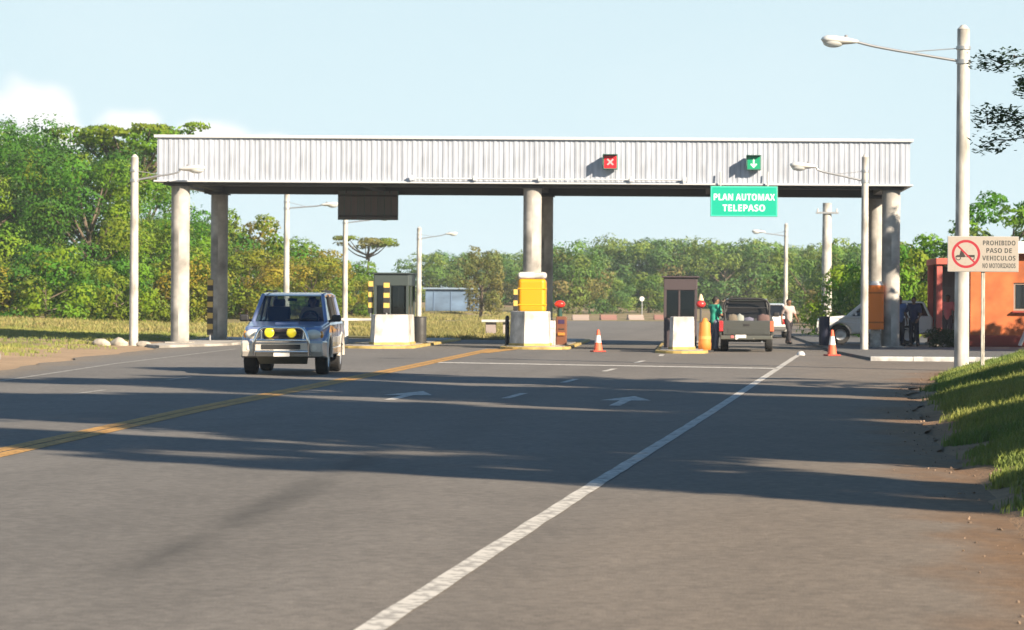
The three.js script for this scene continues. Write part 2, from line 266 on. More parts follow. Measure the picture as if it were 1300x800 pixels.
// ---------------------------------------------------------------- canopy
{
  const X0 = -18.28, X1 = 7.23, ZF = -96.2, ZB = -105.6, YB = 5.55, YT = 7.1;
  const t = thing('toll_canopy', 'long flat toll plaza canopy with white ribbed metal fascia', 'canopy');
  const pw = (X1 - X0) / 74;
  const rib = w => { const s = new THREE.Shape([[0, 0], [w * 0.2, 0], [w * 0.25, 0.011], [w * 0.36, 0.011], [w * 0.41, 0], [w * 0.60, 0], [w * 0.68, 0.02], [w * 0.90, 0.02], [w * 0.98, 0], [w, 0], [w, -0.02], [0, -0.02]].map(p => new THREE.Vector2(...p))); const g = new THREE.ExtrudeGeometry(s, { depth: YT - YB - 0.1, bevelEnabled: false }); g.rotateX(-Math.PI / 2); return g.scale(1, 1, 1); };
  const pg = rib(pw);   // profile faces -z after the turn; turned again for each side
  const r = rng(5);
  const put = (x, z, turn, m) => { const p = part('fascia_panel', pg, m, t); p.position.set(x, YB + 0.05, z); p.rotation.y = turn; };
  for (let i = 0; i < 74; i++) { const m = fasciaMats[Math.floor(r() * 8)]; put(X0 + (i + 1) * pw, ZF, Math.PI, m); }
  for (let i = 0; i < 74; i++) put(X0 + i * pw, ZB, 0, fasciaMats[i % 8]);
  const ns = 27; for (let i = 0; i < ns; i++) { const z = ZB + i * (ZF - ZB) / ns; put(X1, z + (ZF - ZB) / ns, -Math.PI / 2 + Math.PI, fasciaMats[i % 4]); put(X0, z, -Math.PI / 2, fasciaMats[(i + 1) % 4]); }
  const cap = whiteSteel;
  for (const [y, h] of [[YT, 0.1], [YB + 0.03, 0.06]]) {
    part('fascia_trim', box(X1 - X0 + 0.24, h, 0.14, (X0 + X1) / 2, y, ZF + 0.03), cap, t); part('fascia_trim', box(X1 - X0 + 0.24, h, 0.14, (X0 + X1) / 2, y, ZB - 0.03), cap, t);
    for (const x of [X0 - 0.05, X1 + 0.05]) part('fascia_trim', box(0.13, h - 0.006, ZF - ZB - 0.09, x, y, (ZF + ZB) / 2), cap, t);
  }
  part('roof_deck', box(X1 - X0 - 0.2, 0.05, ZF - ZB - 0.2, (X0 + X1) / 2, YT - 0.35, (ZF + ZB) / 2), galv, t);
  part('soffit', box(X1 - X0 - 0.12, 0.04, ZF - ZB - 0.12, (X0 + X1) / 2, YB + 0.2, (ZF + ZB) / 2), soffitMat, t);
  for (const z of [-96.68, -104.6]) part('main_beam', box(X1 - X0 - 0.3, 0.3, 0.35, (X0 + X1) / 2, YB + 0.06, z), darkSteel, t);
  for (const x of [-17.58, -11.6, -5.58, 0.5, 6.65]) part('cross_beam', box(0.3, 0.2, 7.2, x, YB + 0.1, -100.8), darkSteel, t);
  for (const [x, zf, zb] of [[-17.58, -96.68, -104.6], [-5.58, -96.68, -104.6], [6.65, -96.68, -104.6]]) for (const z of [zf, zb]) {
    const c = part('column', cyl(0.31, 0.31, YB - 0.14, x, (YB - 0.14) / 2 + 0.06, z, 32), M(0.5, 0.48, 0.45, { roughness: 0.88, map: rep(blotchT, 0.7, 2) }), t);
    part('base_plate', box(0.86, 0.05, 0.86, x, 0.1, z), concrete, c); part('capital_plate', box(0.72, 0.04, 0.72, x, YB - 0.11, z), darkSteel, c);
  }
  // cable conduit with small boxes along the fascia
  part('conduit', bar([-9.7, YB + 0.16, ZF + 0.14], [-0.35, YB + 0.16, ZF + 0.14], 0.025), whiteSteel, t);
  for (const x of [-9.65, -7.5, -5.3, -2.2, -0.4]) part('junction_box', box(0.13, 0.16, 0.1, x, YB + 0.18, ZF + 0.15), whiteSteel, t);

  // lane signals
  const sig = (x, green, label) => {
    const s = thing('lane_signal', label, 'traffic light', x, 6.3, ZF + 0.05, 0);
    part('housing', box(0.5, 0.5, 0.26, 0, 0, 0.17, 0.03), M(0.05, 0.16, 0.13, { roughness: 0.6 }), s);
    const cv = document.createElement('canvas'); cv.width = cv.height = 128; const c = cv.getContext('2d');
    c.fillStyle = green ? '#0f8f68' : '#d21f2c'; c.fillRect(0, 0, 128, 128); c.strokeStyle = green ? '#c9f5e0' : '#f7a0a4'; c.lineWidth = 17;
    c.beginPath(); if (green) { c.moveTo(64, 20); c.lineTo(64, 106); c.moveTo(34, 74); c.lineTo(64, 106); c.lineTo(94, 74); } else { c.moveTo(34, 34); c.lineTo(94, 94); c.moveTo(94, 34); c.lineTo(34, 94); } c.stroke();
    const tx = new THREE.CanvasTexture(cv); tx.colorSpace = THREE.SRGBColorSpace;
    part('signal_face', T(new THREE.PlaneGeometry(0.42, 0.42), 0, 0, 0.304), new THREE.MeshStandardMaterial({ map: tx, roughness: 0.4 }), s);
    part('visor', [box(0.5, 0.02, 0.2, 0, 0.25, 0.38), box(0.02, 0.36, 0.2, -0.25, 0.06, 0.38)], M(0.05, 0.13, 0.11, { roughness: 0.6 }), s);
    part('bracket', bar([-0.18, 0, -0.02], [-0.18, 0, 0.05], 0.03), galv, s);
  };
  sig(-2.91, false, 'square lane signal showing a red cross on the canopy fascia');
  sig(1.94, true, 'square lane signal showing a green arrow on the canopy fascia');

  // hanging green sign
  const g = thing('overhead_sign', 'green hanging sign with two lines of white capitals', 'sign', 1.62, 5.0, -95.93);
  const cv = document.createElement('canvas'); cv.width = 1024; cv.height = 464; const c = cv.getContext('2d');
  c.fillStyle = '#00a287'; c.fillRect(0, 0, 1024, 464); c.strokeStyle = '#58d8bd'; c.lineWidth = 8; c.strokeRect(12, 12, 1000, 440);
  c.fillStyle = '#e6fbf5'; c.textAlign = 'center'; c.textBaseline = 'middle'; c.font = 'bold 140px sans-serif';
  c.fillText('PLAN AUTOMAX', 512, 168, 950); c.fillText('TELEPASO', 512, 335, 700);
  const tx = new THREE.CanvasTexture(cv); tx.colorSpace = THREE.SRGBColorSpace; tx.anisotropy = 8;
  part('sign_panel', box(2.28, 1.04, 0.04, 0, 0, 0, 0.01), M(0.3, 0.31, 0.31, { roughness: 0.5, metalness: 0.5 }), g);
  part('sign_face', T(new THREE.PlaneGeometry(2.26, 1.02), 0, 0, 0.023), new THREE.MeshStandardMaterial({ map: tx, roughness: 0.45 }), g);
  for (const x of [-0.8, 0.8]) part('hanger', bar([x, 0.4, -0.05], [x, 1.0, -0.08], 0.03), galv, g);
  // sign for the other direction, seen from behind
  const b = thing('overhead_sign', 'dark back of a ribbed sign hanging from the canopy', 'sign', -12.05, 5.0, -104.1);
  for (let i = 0; i < 9; i++) part('back_slat', box(0.235, 1.06, 0.03 + (i % 2) * 0.012, -0.985 + i * 0.246, 0.05, 0, 0.006), M(0.13 + (i % 3) * 0.012, 0.135, 0.14, { roughness: 0.6 }), b);
  for (const y of [-0.35, 0.4]) part('stiffener', box(2.16, 0.07, 0.05, 0, y, 0.045), darkSteel, b);
  part('sign_face', box(2.22, 1.07, 0.02, 0, 0.05, -0.05), M(0.02, 0.3, 0.22, { roughness: 0.5 }), b);
  for (const x of [-0.8, 0.8]) part('hanger', bar([x, 0.5, 0], [x, 0.62, 0], 0.03), darkSteel, b);
}

// ---------------------------------------------------------------- lamp posts
function lampPost(label, x, z, h, r, arm, head, seedy = 0) {   // arm: signed reach along x, head: rise of the lamp over the arm's root
  const y = groundH(x, z) , t = thing('street_lamp', label, 'street lamp', x, y, z, 0, 'concrete street lamps along the road');
  const H = h - y, s = Math.sign(arm), A = Math.abs(arm), ya = H - 0.78;
  part('pole', cyl(r * 0.82, r, H + 0.3, 0, H / 2 - 0.15, 0, 12), poleMat, t);
  part('pole_cap', cyl(r * 0.3, r * 0.84, 0.1, 0, H + 0.045, 0, 12), poleMat, t);
  const am = part('bracket_arm', tube([[0, ya, 0], [s * A * 0.3, ya + head * 0.32, 0], [s * A * 0.65, ya + head * 0.72, 0], [s * (A - 0.75), ya + head * 0.92, 0]], 0.032), galv, t);
  part('clamp', [cyl(r * 0.98, r * 0.98, 0.1, 0, ya, 0, 16), cyl(r * 0.97, r * 0.97, 0.08, 0, ya + 0.33, 0, 16)], galv, am);
  part('stay_rod', bar([0, ya + 0.33, 0], [s * A * 0.4, ya + head * 0.45, 0], 0.012), galv, am);
  // lamp head: a drooping shell with a bowl under it
  const hd = new THREE.LatheGeometry([[0.001, 0], [0.06, 0.02], [0.10, 0.14], [0.15, 0.34], [0.185, 0.58], [0.17, 0.76], [0.1, 0.86], [0.001, 0.9]].map(p => new THREE.Vector2(...p)), 20);
  hd.rotateZ(-s * Math.PI / 2); hd.scale(1, 0.62, 1); hd.rotateZ(s * 0.06);
  const hx = s * (A - 0.8), hy = ya + head * 0.93;
  const sh = part('lamp_head', T(hd, hx, hy, 0), lampShell, t);
  part('lamp_bowl', T(new THREE.SphereGeometry(0.17, 20, 12).scale(1.5, 0.75, 1), hx + s * 0.6, hy - 0.05 + 0.03, 0), lampLens, sh);
  part('photocell', cyl(0.035, 0.04, 0.07, hx + s * 0.3, hy + 0.12, 0, 12), M(0.2, 0.2, 0.22), sh);
  return t;
}
lampPost('nearest tall street lamp, on the grass bank beside the prohibition sign', 6.35, -67.6, 8.15, 0.18, -3.3, 0.5);
lampPost('white street lamp standing in front of the canopy\'s right end', 5.48, -92, 6.32, 0.132, -2.35, 0.5);
lampPost('street lamp on the grassy left verge, outside the canopy', -18.9, -95.4, 6.34, 0.155, 2.28, 0.42);
lampPost('street lamp seen directly over the roof of the blue SUV', -20.5, -142, 6.9, 0.16, 2.5, 0.2);
lampPost('street lamp seen under the dark hanging sign', -20.65, -167, 6.85, 0.17, 2.5, 0.3);
lampPost('street lamp just right of the left toll booth, far behind', -20.3, -208, 6.8, 0.2, 2.7, 0.4);
lampPost('distant slim street lamp behind the grey pickup', 6.04, -190, 6.75, 0.15, -2.2, 0.3);
{
  const t = thing('utility_pole', 'thick pale concrete utility pole behind the white car', 'utility pole', 6.93, 0, -150);
  part('pole', cyl(0.23, 0.29, 6.85, 0, 3.4, 0, 16), poleMat, t); part('crossarm', box(1.2, 0.1, 0.1, 0, 6.3, 0.26), galv, t); for (const x of [-0.5, 0.5]) part('insulator', cyl(0.04, 0.06, 0.16, x, 6.43, 0.26, 10), M(0.5, 0.5, 0.5), t);
}

// ---------------------------------------------------------------- toll booths and lane equipment
function booth(label, x, z, w, h, d, frame) {
  const t = thing('toll_booth', label, 'toll booth', x, 0.08, z), H = h - 0.08, y1 = 0.98, y2 = H - 0.42;
  part('lower_wall', box(w - 0.04, y1, 0.05, 0, y1 / 2, d / 2 - 0.03), frame, t); part('lower_wall', box(w - 0.04, y1, 0.05, 0, y1 / 2, -d / 2 + 0.03), frame, t);
  for (const s of [-1, 1]) part('lower_wall', box(0.05, y1, d - 0.12, s * (w / 2 - 0.03), y1 / 2, 0), frame, t);
  for (const sx of [-1, 1]) for (const sz of [-1, 1]) part('corner_post', box(0.09, y2 - y1 + 0.02, 0.09, sx * (w / 2 - 0.04), (y1 + y2) / 2, sz * (d / 2 - 0.04)), frame, t);
  part('header', box(w + 0.02, H - y2, d + 0.02, 0, (H + y2) / 2, 0, 0.03), frame, t);
  part('roof', box(w + 0.14, 0.05, d + 0.16, 0, H + 0.02, 0), frame, t);
  for (const z1 of [d / 2 - 0.04, -d / 2 + 0.04]) { const f = part('mullion', box(0.06, y2 - y1, 0.06, -0.04, (y1 + y2) / 2, z1), frame, t); for (const [a, b] of [[-w / 2 + 0.09, -0.08], [0, w / 2 - 0.09]]) part('window_pane', box(b - a, y2 - y1, 0.008, (a + b) / 2, (y1 + y2) / 2, z1, 0), smokeGlass, t); }
  for (const s of [-1, 1]) { part('window_pane', box(0.008, y2 - y1, d / 2 - 0.1, s * (w / 2 - 0.04), (y1 + y2) / 2, d / 4 - 0.02, 0), smokeGlass, t); part('window_pane', box(0.008, y2 - y1, d / 2 - 0.1, s * (w / 2 - 0.04), (y1 + y2) / 2, -d / 4 + 0.02, 0), smokeGlass, t); part('side_mullion', box(0.06, y2 - y1, 0.07, s * (w / 2 - 0.04), (y1 + y2) / 2, 0), frame, t); }
  part('desk', box(w - 0.14, 0.04, 0.5, 0, 0.93, d / 2 - 0.32), M(0.3, 0.2, 0.1), t);
  part('monitor', [box(0.34, 0.26, 0.05, 0.1, 1.14, d / 2 - 0.3), box(0.1, 0.06, 0.1, 0.1, 0.98, d / 2 - 0.3)], blackPaint, t);
  return t;
}
booth('dark grey toll booth behind the left white crash block', -10.63, -100.2, 1.2, 2.5, 2.4, boothMat);
booth('dark brown toll booth behind the crash block beside the pickup', -0.49, -93.2, 1.08, 2.38, 2.4, boothBrown);
// crash blocks: wedge nosed white concrete
function crashBlock(label, x, z, w, h, nose, d, nx) {
  const t = thing('crash_block', label, 'crash barrier', x, 0.08, z);
  const g = prism([[-w / 2, -d], [-w / 2, -nose], [nx, 0], [w / 2, -nose * 0.55], [w / 2, -d]], h, 0, 0.03);
  const P = g.attributes.position; for (let i = 0; i < P.count; i++) { const k = 1 + 0.06 * P.getY(i) / h; P.setX(i, P.getX(i) * (2 - k)); P.setZ(i, P.getZ(i) - 0.12 * P.getY(i)); } g.computeVertexNormals();
  part('block', g, barrierPaint, t);
  part('base_band', prism([[-w / 2 - 0.03, -d], [-w / 2 - 0.03, -nose], [nx, 0.04], [w / 2 + 0.03, -nose * 0.55], [w / 2 + 0.03, -d]], 0.1, 0, 0.02), kerbYellow, t, 'yellow painted foot of the block');
  return t;
}
crashBlock('white wedge nosed crash block in front of the left booth', -10.25, -94.2, 1.34, 1.02, 0.9, 2.6, -0.42);
crashBlock('white wedge nosed crash block in front of the middle column', -5.53, -93.6, 1.34, 1.16, 0.95, 2.1, -0.12);
crashBlock('small white crash block in front of the booth beside the pickup', -0.42, -88.6, 0.8, 1.04, 0.4, 2.0, -0.28);
{
  // yellow padding round the middle column
  const t = thing('column_guard', 'bright yellow padding wrapped round the middle column', 'column guard', -5.57, 1.15, -96.6);
  const g = box(0.94, 1.2, 0.9, 0, 0.6, -0.1, 0.14); part('pad', g, yellowDeep, t); part('top_band', box(0.955, 0.24, 0.915, 0, 1.3, -0.1, 0.1), whitePaint, t); for (const y of [0.3, 0.85]) part('strap', box(0.96, 0.045, 0.92, 0, y, -0.1, 0.02), M(0.62, 0.33, 0), t);
  const o = thing('column_guard', 'orange padded drum beside the right canopy column', 'column guard', 6.12, 0.08, -96.3);
  part('pad', cyl(0.28, 0.28, 1.5, 0, 1.36, 0, 28), orangePaint, o); part('cap', cyl(0.2, 0.27, 0.14, 0, 2.18, 0, 28), galv, o); part('stand', cyl(0.16, 0.2, 0.62, 0, 0.31, 0, 20), concrete, o);
  for (const y of [0.85, 1.85]) part('hoop', cyl(0.287, 0.287, 0.05, 0, y, 0, 28), M(0.4, 0.1, 0.01), o);
}
function striped(label, x, y0, z, n, s = 0.19, w = 0.2, stand = 0) {
  const t = thing('hazard_marker', label, 'hazard marker', x, y0, z, 0, 'yellow and black hazard markers');
  if (stand) part('post', cyl(0.03, 0.03, stand + 0.02, 0, stand / 2, -0.03, 10), galv, t);
  part('backing', box(w + 0.02, n * s + 0.02, 0.03, 0, stand + n * s / 2, -0.028), blackPaint, t);
  for (let i = 0; i < n; i++) part('stripe', box(w, s - 0.004, 0.02, 0, stand + (i + 0.5) * s, 0, 0.004), i % 2 ? yellowPaint : blackPaint, t);
  return t;
}
striped('yellow and black hazard strip at the outer corner of the left booth', -11.0, 1.02, -96.0, 6, 0.18, 0.16, 0.12);
striped('yellow and black hazard strip on the middle of the left crash block', -10.42, 1.1, -95.6, 6, 0.17, 0.2, 0.05);
striped('yellow and black hazard strip at the left edge of the yellow guard', -6.1, 1.2, -96.1, 4, 0.19, 0.14, 0.02);
striped('striped hazard post standing by the left rear canopy column', -17.62, 0.08, -102.9, 10, 0.2, 0.2, 0.2);
function bin(label, x, y, z, r, h, m) {
  const t = thing('litter_barrel', label, 'litter bin', x, y, z);
  part('drum', new THREE.LatheGeometry([[0.001, 0], [r * 0.94, 0], [r, 0.03], [r, h * 0.33], [r * 1.03, h * 0.35], [r, h * 0.37], [r, h * 0.66], [r * 1.03, h * 0.68], [r, h * 0.7], [r, h], [r * 0.9, h], [r * 0.88, h * 0.2], [0.001, h * 0.2]].map(p => new THREE.Vector2(...p)), 26), m, t);
  part('rim', T(new THREE.TorusGeometry(r, 0.018, 8, 28).rotateX(Math.PI / 2), 0, h, 0), darkSteel, t); return t;
}
bin('dark drum beside the left toll booth', -9.62, 0.08, -99, 0.23, 0.92, M(0.06, 0.06, 0.06, { roughness: 0.5, metalness: 0.4 }));
bin('dark blue drum left of the parked white car', 4.55, 0.08, -100, 0.19, 1.0, M(0.02, 0.025, 0.06, { roughness: 0.6 }));
single('guide_post', 'short pale post between the left booth and its drum', 'post', [cyl(0.07, 0.08, 0.86, -9.93, 0.5, -98, 14), T(new THREE.SphereGeometry(0.07, 14, 8), -9.93, 0.93, -98)], whitePaint);
single('guide_post', 'short black post left of the middle crash block', 'post', [cyl(0.07, 0.075, 0.95, -6.37, 0.55, -96, 14), T(new THREE.SphereGeometry(0.07, 14, 8), -6.37, 1.02, -96)], blackPaint);
function ticketMachine(label, x, z, body, light, y = 0.08) {
  const t = thing('ticket_machine', label, 'ticket machine', x, y, z);
  part('cabinet', box(0.36, 0.98, 0.4, 0, 0.49, 0, 0.03), body, t); part('display', box(0.22, 0.14, 0.012, 0, 0.8, 0.203, 0.004), M(0.05, 0.03, 0.08, { roughness: 0.2 }), t); part('slot', box(0.2, 0.04, 0.014, 0, 0.55, 0.203, 0.004), blackPaint, t);
  part('ticket_tray', box(0.24, 0.1, 0.06, 0, 0.38, 0.22, 0.015), M(0.5, 0.2, 0.03), t);
  part('signal_stem', cyl(0.07, 0.09, 0.28, light, 1.12, 0, 16), M(0.01, 0.05, 0.04), t);
  part('signal_lamp', T(new THREE.SphereGeometry(0.16, 20, 14).scale(1.15, 0.8, 1), light, 1.4, 0), M(0.75, 0.03, 0.02, { physical: true, roughness: 0.25, clearcoat: 0.6 }), t, 'red signal lamp dome');
  return t;
}
ticketMachine('dark orange ticket machine with red lamp right of the middle block', -4.58, -97, M(0.16, 0.06, 0.03, { roughness: 0.5 }), -0.06);
single('guide_post', 'short white post beside the middle ticket machine', 'post', [box(0.2, 0.85, 0.2, -4.83, 0.5, -95.8, 0.03), box(0.12, 0.08, 0.02, -4.83, 0.7, -95.69)], whitePaint);
{
  const t = thing('signal_post', 'red signal lamp on a thin post behind the orange drum', 'traffic light', 0.17, 0.08, -91);
  part('stem', cyl(0.035, 0.04, 1.36, 0, 0.68, 0, 10), darkSteel, t); part('lamp', T(new THREE.SphereGeometry(0.14, 18, 12).scale(1.1, 0.85, 1), 0, 1.44, 0), M(0.6, 0.04, 0.04, { roughness: 0.3 }), t); part('lamp_cap', cyl(0.03, 0.1, 0.2, 0, 1.66, 0, 12), M(0.6, 0.45, 0.3), t);
  const d = thing('traffic_drum', 'orange traffic drum standing left of the pickup', 'traffic drum', 0.3, 0.0, -89.9);
  part('drum', new THREE.LatheGeometry([[0.001, 0.06], [0.2, 0.06], [0.21, 0.3], [0.195, 0.32], [0.195, 0.6], [0.18, 0.62], [0.175, 0.92], [0.1, 0.98], [0.06, 1.08], [0.001, 1.08]].map(p => new THREE.Vector2(...p)), 26), M(0.6, 0.22, 0.04, { roughness: 0.6 }), d); part('base', cyl(0.28, 0.3, 0.07, 0, 0.035, 0, 24), rubber, d); for (const y of [0.4]) part('band', cyl(0.198, 0.2, 0.1, 0, y + 0.06, 0, 26), M(0.62, 0.34, 0.1), d);
  const b = thing('barrier_boom', 'short white barrier boom left of the left crash block', 'barrier', -11.0, 0.08, -97.5);
  part('arm', box(1.5, 0.09, 0.05, -0.72, 0.83, 0), whitePaint, b); part('cabinet', box(0.28, 0.95, 0.3, 0.14, 0.475, 0, 0.02), whitePaint, b); part('rest_post', cyl(0.09, 0.1, 0.86, -1.03, 0.36, 0, 14), whitePaint, b); part('pivot', T(cyl(0.08, 0.08, 0.1).rotateX(Math.PI / 2), 0.05, 0.83, 0.17), darkSteel, b);
}
function cone(label, x, z, h, y = 0) {
  const t = thing('traffic_cone', label, 'traffic cone', x, y, z, 0.3, 'traffic cones on the road');
  const L = (a, b) => { const ra = mix(0.15, 0.045, a / h), rb = mix(0.15, 0.045, b / h); return new THREE.LatheGeometry([[ra, a], [rb, b]].map(p => new THREE.Vector2(...p)), 24); };
  part('base', box(0.42, 0.05, 0.42, 0, 0.025, 0, 0.02), M(0.35, 0.06, 0.04), t); part('body', [L(0.04, h * 0.45), L(h * 0.8, h)], coneOrange, t); part('reflective_band', L(h * 0.45, h * 0.8), M(0.72, 0.66, 0.62, { roughness: 0.4 }), t); part('tip', T(new THREE.SphereGeometry(0.047, 14, 8), 0, h, 0), coneOrange, t);
}
cone('orange traffic cone between the middle island and the right booth', -3.05, -89, 0.66);
cone('orange and white cone at the forecourt corner by the white car', 4.1, -84.9, 0.74);
single('road_stud', 'small white road stud at the far end of the lane line', 'road stud', T(new THREE.SphereGeometry(0.14, 16, 8, 0, Math.PI * 2, 0, Math.PI / 2).scale(1, 0.9, 1.3), 3.2, 0.002, -85.6), whitePaint);

// ---------------------------------------------------------------- prohibition sign
{
  const x = 5.72, z = -56.5, y = groundH(x, z), t = thing('prohibition_sign', 'white prohibition sign with red ring and lettering on a post', 'sign', x, y, z, 0.03);
  const cv = document.createElement('canvas'); cv.width = 1024; cv.height = 512; const c = cv.getContext('2d');
  c.fillStyle = '#9d968e'; c.fillRect(0, 0, 1024, 512);
  const r = rng(4); for (let i = 0; i < 500; i++) { c.fillStyle = 'rgba(120,110,95,' + r() * 0.1 + ')'; c.fillRect(r() * 1024, r() * 512, 4 + r() * 30, 2 + r() * 40); }
  c.lineWidth = 38; c.strokeStyle = '#98182b'; c.beginPath(); c.arc(262, 256, 190, 0, 7); c.stroke();
  c.fillStyle = '#2a2626'; // cart drawn by an animal: body, wheels and shafts
  c.beginPath(); c.moveTo(190, 180); c.lineTo(262, 300); c.lineTo(160, 300); c.closePath(); c.fill(); c.fillRect(110, 285, 130, 20); c.fillRect(270, 270, 120, 34);
  c.lineWidth = 12; c.strokeStyle = '#2a2626'; for (const q of [150, 350]) { c.beginPath(); c.arc(q, 310, 34, 0, 7); c.stroke(); }
  c.lineWidth = 26; c.strokeStyle = '#98182b'; c.beginPath(); c.moveTo(130, 124); c.lineTo(396, 390); c.stroke();
  c.fillStyle = '#262b2c'; c.textAlign = 'center'; c.textBaseline = 'middle'; c.font = 'bold 96px sans-serif';
  ['PROHIBIDO', 'PASO DE', 'VEHICULOS', 'NO MOTORIZADOS'].forEach((s, i) => c.fillText(s, 745, 92 + i * 112, 490));
  const tx = new THREE.CanvasTexture(cv); tx.colorSpace = THREE.SRGBColorSpace; tx.anisotropy = 8;
  const W = 1.42, Hh = 0.71, yc = 2.6 - y;
  part('panel', box(W, Hh, 0.025, 0, yc, 0.02, 0.008), M(0.45, 0.45, 0.45, { roughness: 0.5, metalness: 0.4 }), t);
  part('printed_face', T(new THREE.PlaneGeometry(W - 0.02, Hh - 0.02), 0, yc, 0.0345), new THREE.MeshStandardMaterial({ map: tx, roughness: 0.6 }), t);
  part('post', box(0.075, yc + 0.6, 0.06, 0.01, (yc + 0.6) / 2 - 0.3, -0.03), M(0.6, 0.57, 0.5, { roughness: 0.7, map: rep(blotchT, 1, 4) }), t);
}

// ---------------------------------------------------------------- roadside station building
{
  const t = thing('station_building', 'orange single storey toll station building with white roof band', 'building', 9.6, 0.08, -99);
  const wallM = M(0.62, 0.17, 0.055, { roughness: 0.85, map: rep(blotchT, 0.25) }), redM = M(0.36, 0.055, 0.04, { roughness: 0.85, map: rep(blotchT, 0.3) }), grey = M(0.36, 0.33, 0.33, { roughness: 0.9, map: rep(blotchT, 0.3) });
  // front wall with a window opening
  const s = new THREE.Shape([[0, 0], [11, 0], [11, 3.3], [0, 3.3]].map(p => new THREE.Vector2(...p))); const hole = (x0, x1, y0, y1) => s.holes.push(new THREE.Path([[x0, y0], [x0, y1], [x1, y1], [x1, y0]].map(p => new THREE.Vector2(...p))));
  hole(1.5, 3.0, 1.26, 2.24); hole(5, 6.5, 1.26, 2.24);
  part('front_wall', T(new THREE.ExtrudeGeometry(s, { depth: 0.2, bevelEnabled: false }), 0, 0, -0.2), wallM, t);
  part('side_wall', box(0.2, 3.3, 4.3, 0.1, 1.65, -2.36, 0.01), wallM, t); part('side_wall', box(0.2, 3.3, 4.3, 10.9, 1.65, -2.36, 0.01), wallM, t); part('back_wall', box(10.58, 3.3, 0.2, 5.5, 1.65, -4.4, 0.01), wallM, t);
  part('wall_base', box(11.04, 0.4, 0.05, 5.5, 0.2, 0.028, 0.01), redM, t, 'dark red painted wall base');
  const rf = part('roof', box(11.3, 0.2, 4.9, 5.6, 3.4, -2.2, 0.02), M(0.5, 0.5, 0.48), t); part('roof_band', box(11.4, 0.42, 0.08, 5.62, 3.47, 0.3, 0.01), M(0.74, 0.74, 0.72), rf); part('roof_band', box(0.08, 0.42, 4.8, -0.1, 3.47, -2.2, 0.01), M(0.74, 0.74, 0.72), rf);
  for (const x of [1.5, 5]) { const w = part('window', [box(1.5, 0.07, 0.1, x + 0.75, 2.205, -0.1), box(1.5, 0.07, 0.1, x + 0.75, 1.295, -0.1), box(0.07, 0.84, 0.1, x + 0.035, 1.75, -0.1), box(0.07, 0.84, 0.1, x + 1.465, 1.75, -0.1), box(0.05, 0.84, 0.08, x + 0.75, 1.75, -0.1)], M(0.25, 0.2, 0.17), t); for (const q of [0.41, 1.09]) part('pane', box(0.63, 0.83, 0.01, x + q, 1.75, -0.1, 0), tintGlass, w); part('sill', box(1.6, 0.06, 0.2, x + 0.75, 1.22, 0.06), redM, w); }
  // porch on the left
  const p = part('porch_roof', box(1.28, 0.22, 4.2, -0.55, 2.98, -2.3, 0.02), M(0.5, 0.11, 0.08, { roughness: 0.8 }), t); part('porch_column', box(0.2, 2.87, 0.2, -1.06, 1.435, -0.4, 0.02), M(0.5, 0.12, 0.1), p); part('porch_column', box(0.2, 2.87, 0.2, -1.06, 1.435, -4.1, 0.02), M(0.5, 0.12, 0.1), p);
  part('porch_wall', box(1.06, 2.86, 0.15, -0.54, 1.43, -4.3, 0.01), grey, t); part('door', box(0.8, 2.1, 0.06, -0.52, 1.05, -4.2, 0.01), M(0.28, 0.27, 0.28), t); part('porch_step', box(1.22, 0.1, 4, -0.62, 0.05, -2.2, 0.01), concrete, t);
  const h = thing('slanted_rail', 'white slanted hand rail against the orange building wall', 'hand rail', 11.2, 0.08, -98.1);
  part('rail', bar([0.45, 1.0, 0], [0.05, 0.06, 0], 0.045), whitePaint, h); part('rail', bar([0.45, 1.0, -0.4], [0.05, 0.06, -0.4], 0.045), whitePaint, h); part('crossbar', bar([0.3, 0.65, 0], [0.3, 0.65, -0.4], 0.03), whitePaint, h);
  part('upright', bar([0.45, 1.0, 0], [0.72, 0.02, 0], 0.035), whitePaint, h); part('upright', bar([0.45, 1.0, -0.4], [0.72, 0.02, -0.4], 0.035), whitePaint, h);
}

// ---------------------------------------------------------------- vehicles
function sideExtrude(shape, w, bevel = 0.05) { const g = new THREE.ExtrudeGeometry(shape, { depth: w - 2 * bevel, bevelEnabled: true, bevelThickness: bevel, bevelSize: bevel, bevelOffset: -bevel, bevelSegments: 4, curveSegments: 14 }); g.translate(0, 0, -(w - 2 * bevel) / 2); g.rotateY(-Math.PI / 2); return g; }
function plan(g, z0, z1, k = 0.1) { const P = g.attributes.position; for (let i = 0; i < P.count; i++) { const z = P.getZ(i), y = P.getY(i); let s = 1; if (z > z0) s -= k * ((z - z0) / 0.6) ** 2; if (z < z1) s -= k * 0.6 * ((z1 - z) / 0.6) ** 2; s -= 0.05 * clamp((y - 0.85) / 0.4); P.setX(i, P.getX(i) * s); } g.computeVertexNormals(); return g; }
function wheel(t, x, z, r, w) {
  const s = Math.sign(x), L = p => { const g = new THREE.LatheGeometry(p.map(q => new THREE.Vector2(...q)), 30); return g.rotateZ(-s * Math.PI / 2).translate(x, r, z); };
  const ty = part('wheel', L([[r * 0.6, -w / 2], [r * 0.93, -w / 2], [r, -w * 0.36], [r, w * 0.36], [r * 0.93, w / 2], [r * 0.6, w / 2], [r * 0.58, w * 0.3], [0.001, w * 0.28]]), rubber, t);
  part('rim', L([[0.001, w * 0.36], [r * 0.16, w * 0.4], [r * 0.2, w * 0.32], [r * 0.5, w * 0.34], [r * 0.57, w * 0.44], [r * 0.6, w * 0.48]]), M(0.45, 0.45, 0.46, { roughness: 0.35, metalness: 0.8 }), ty);
}
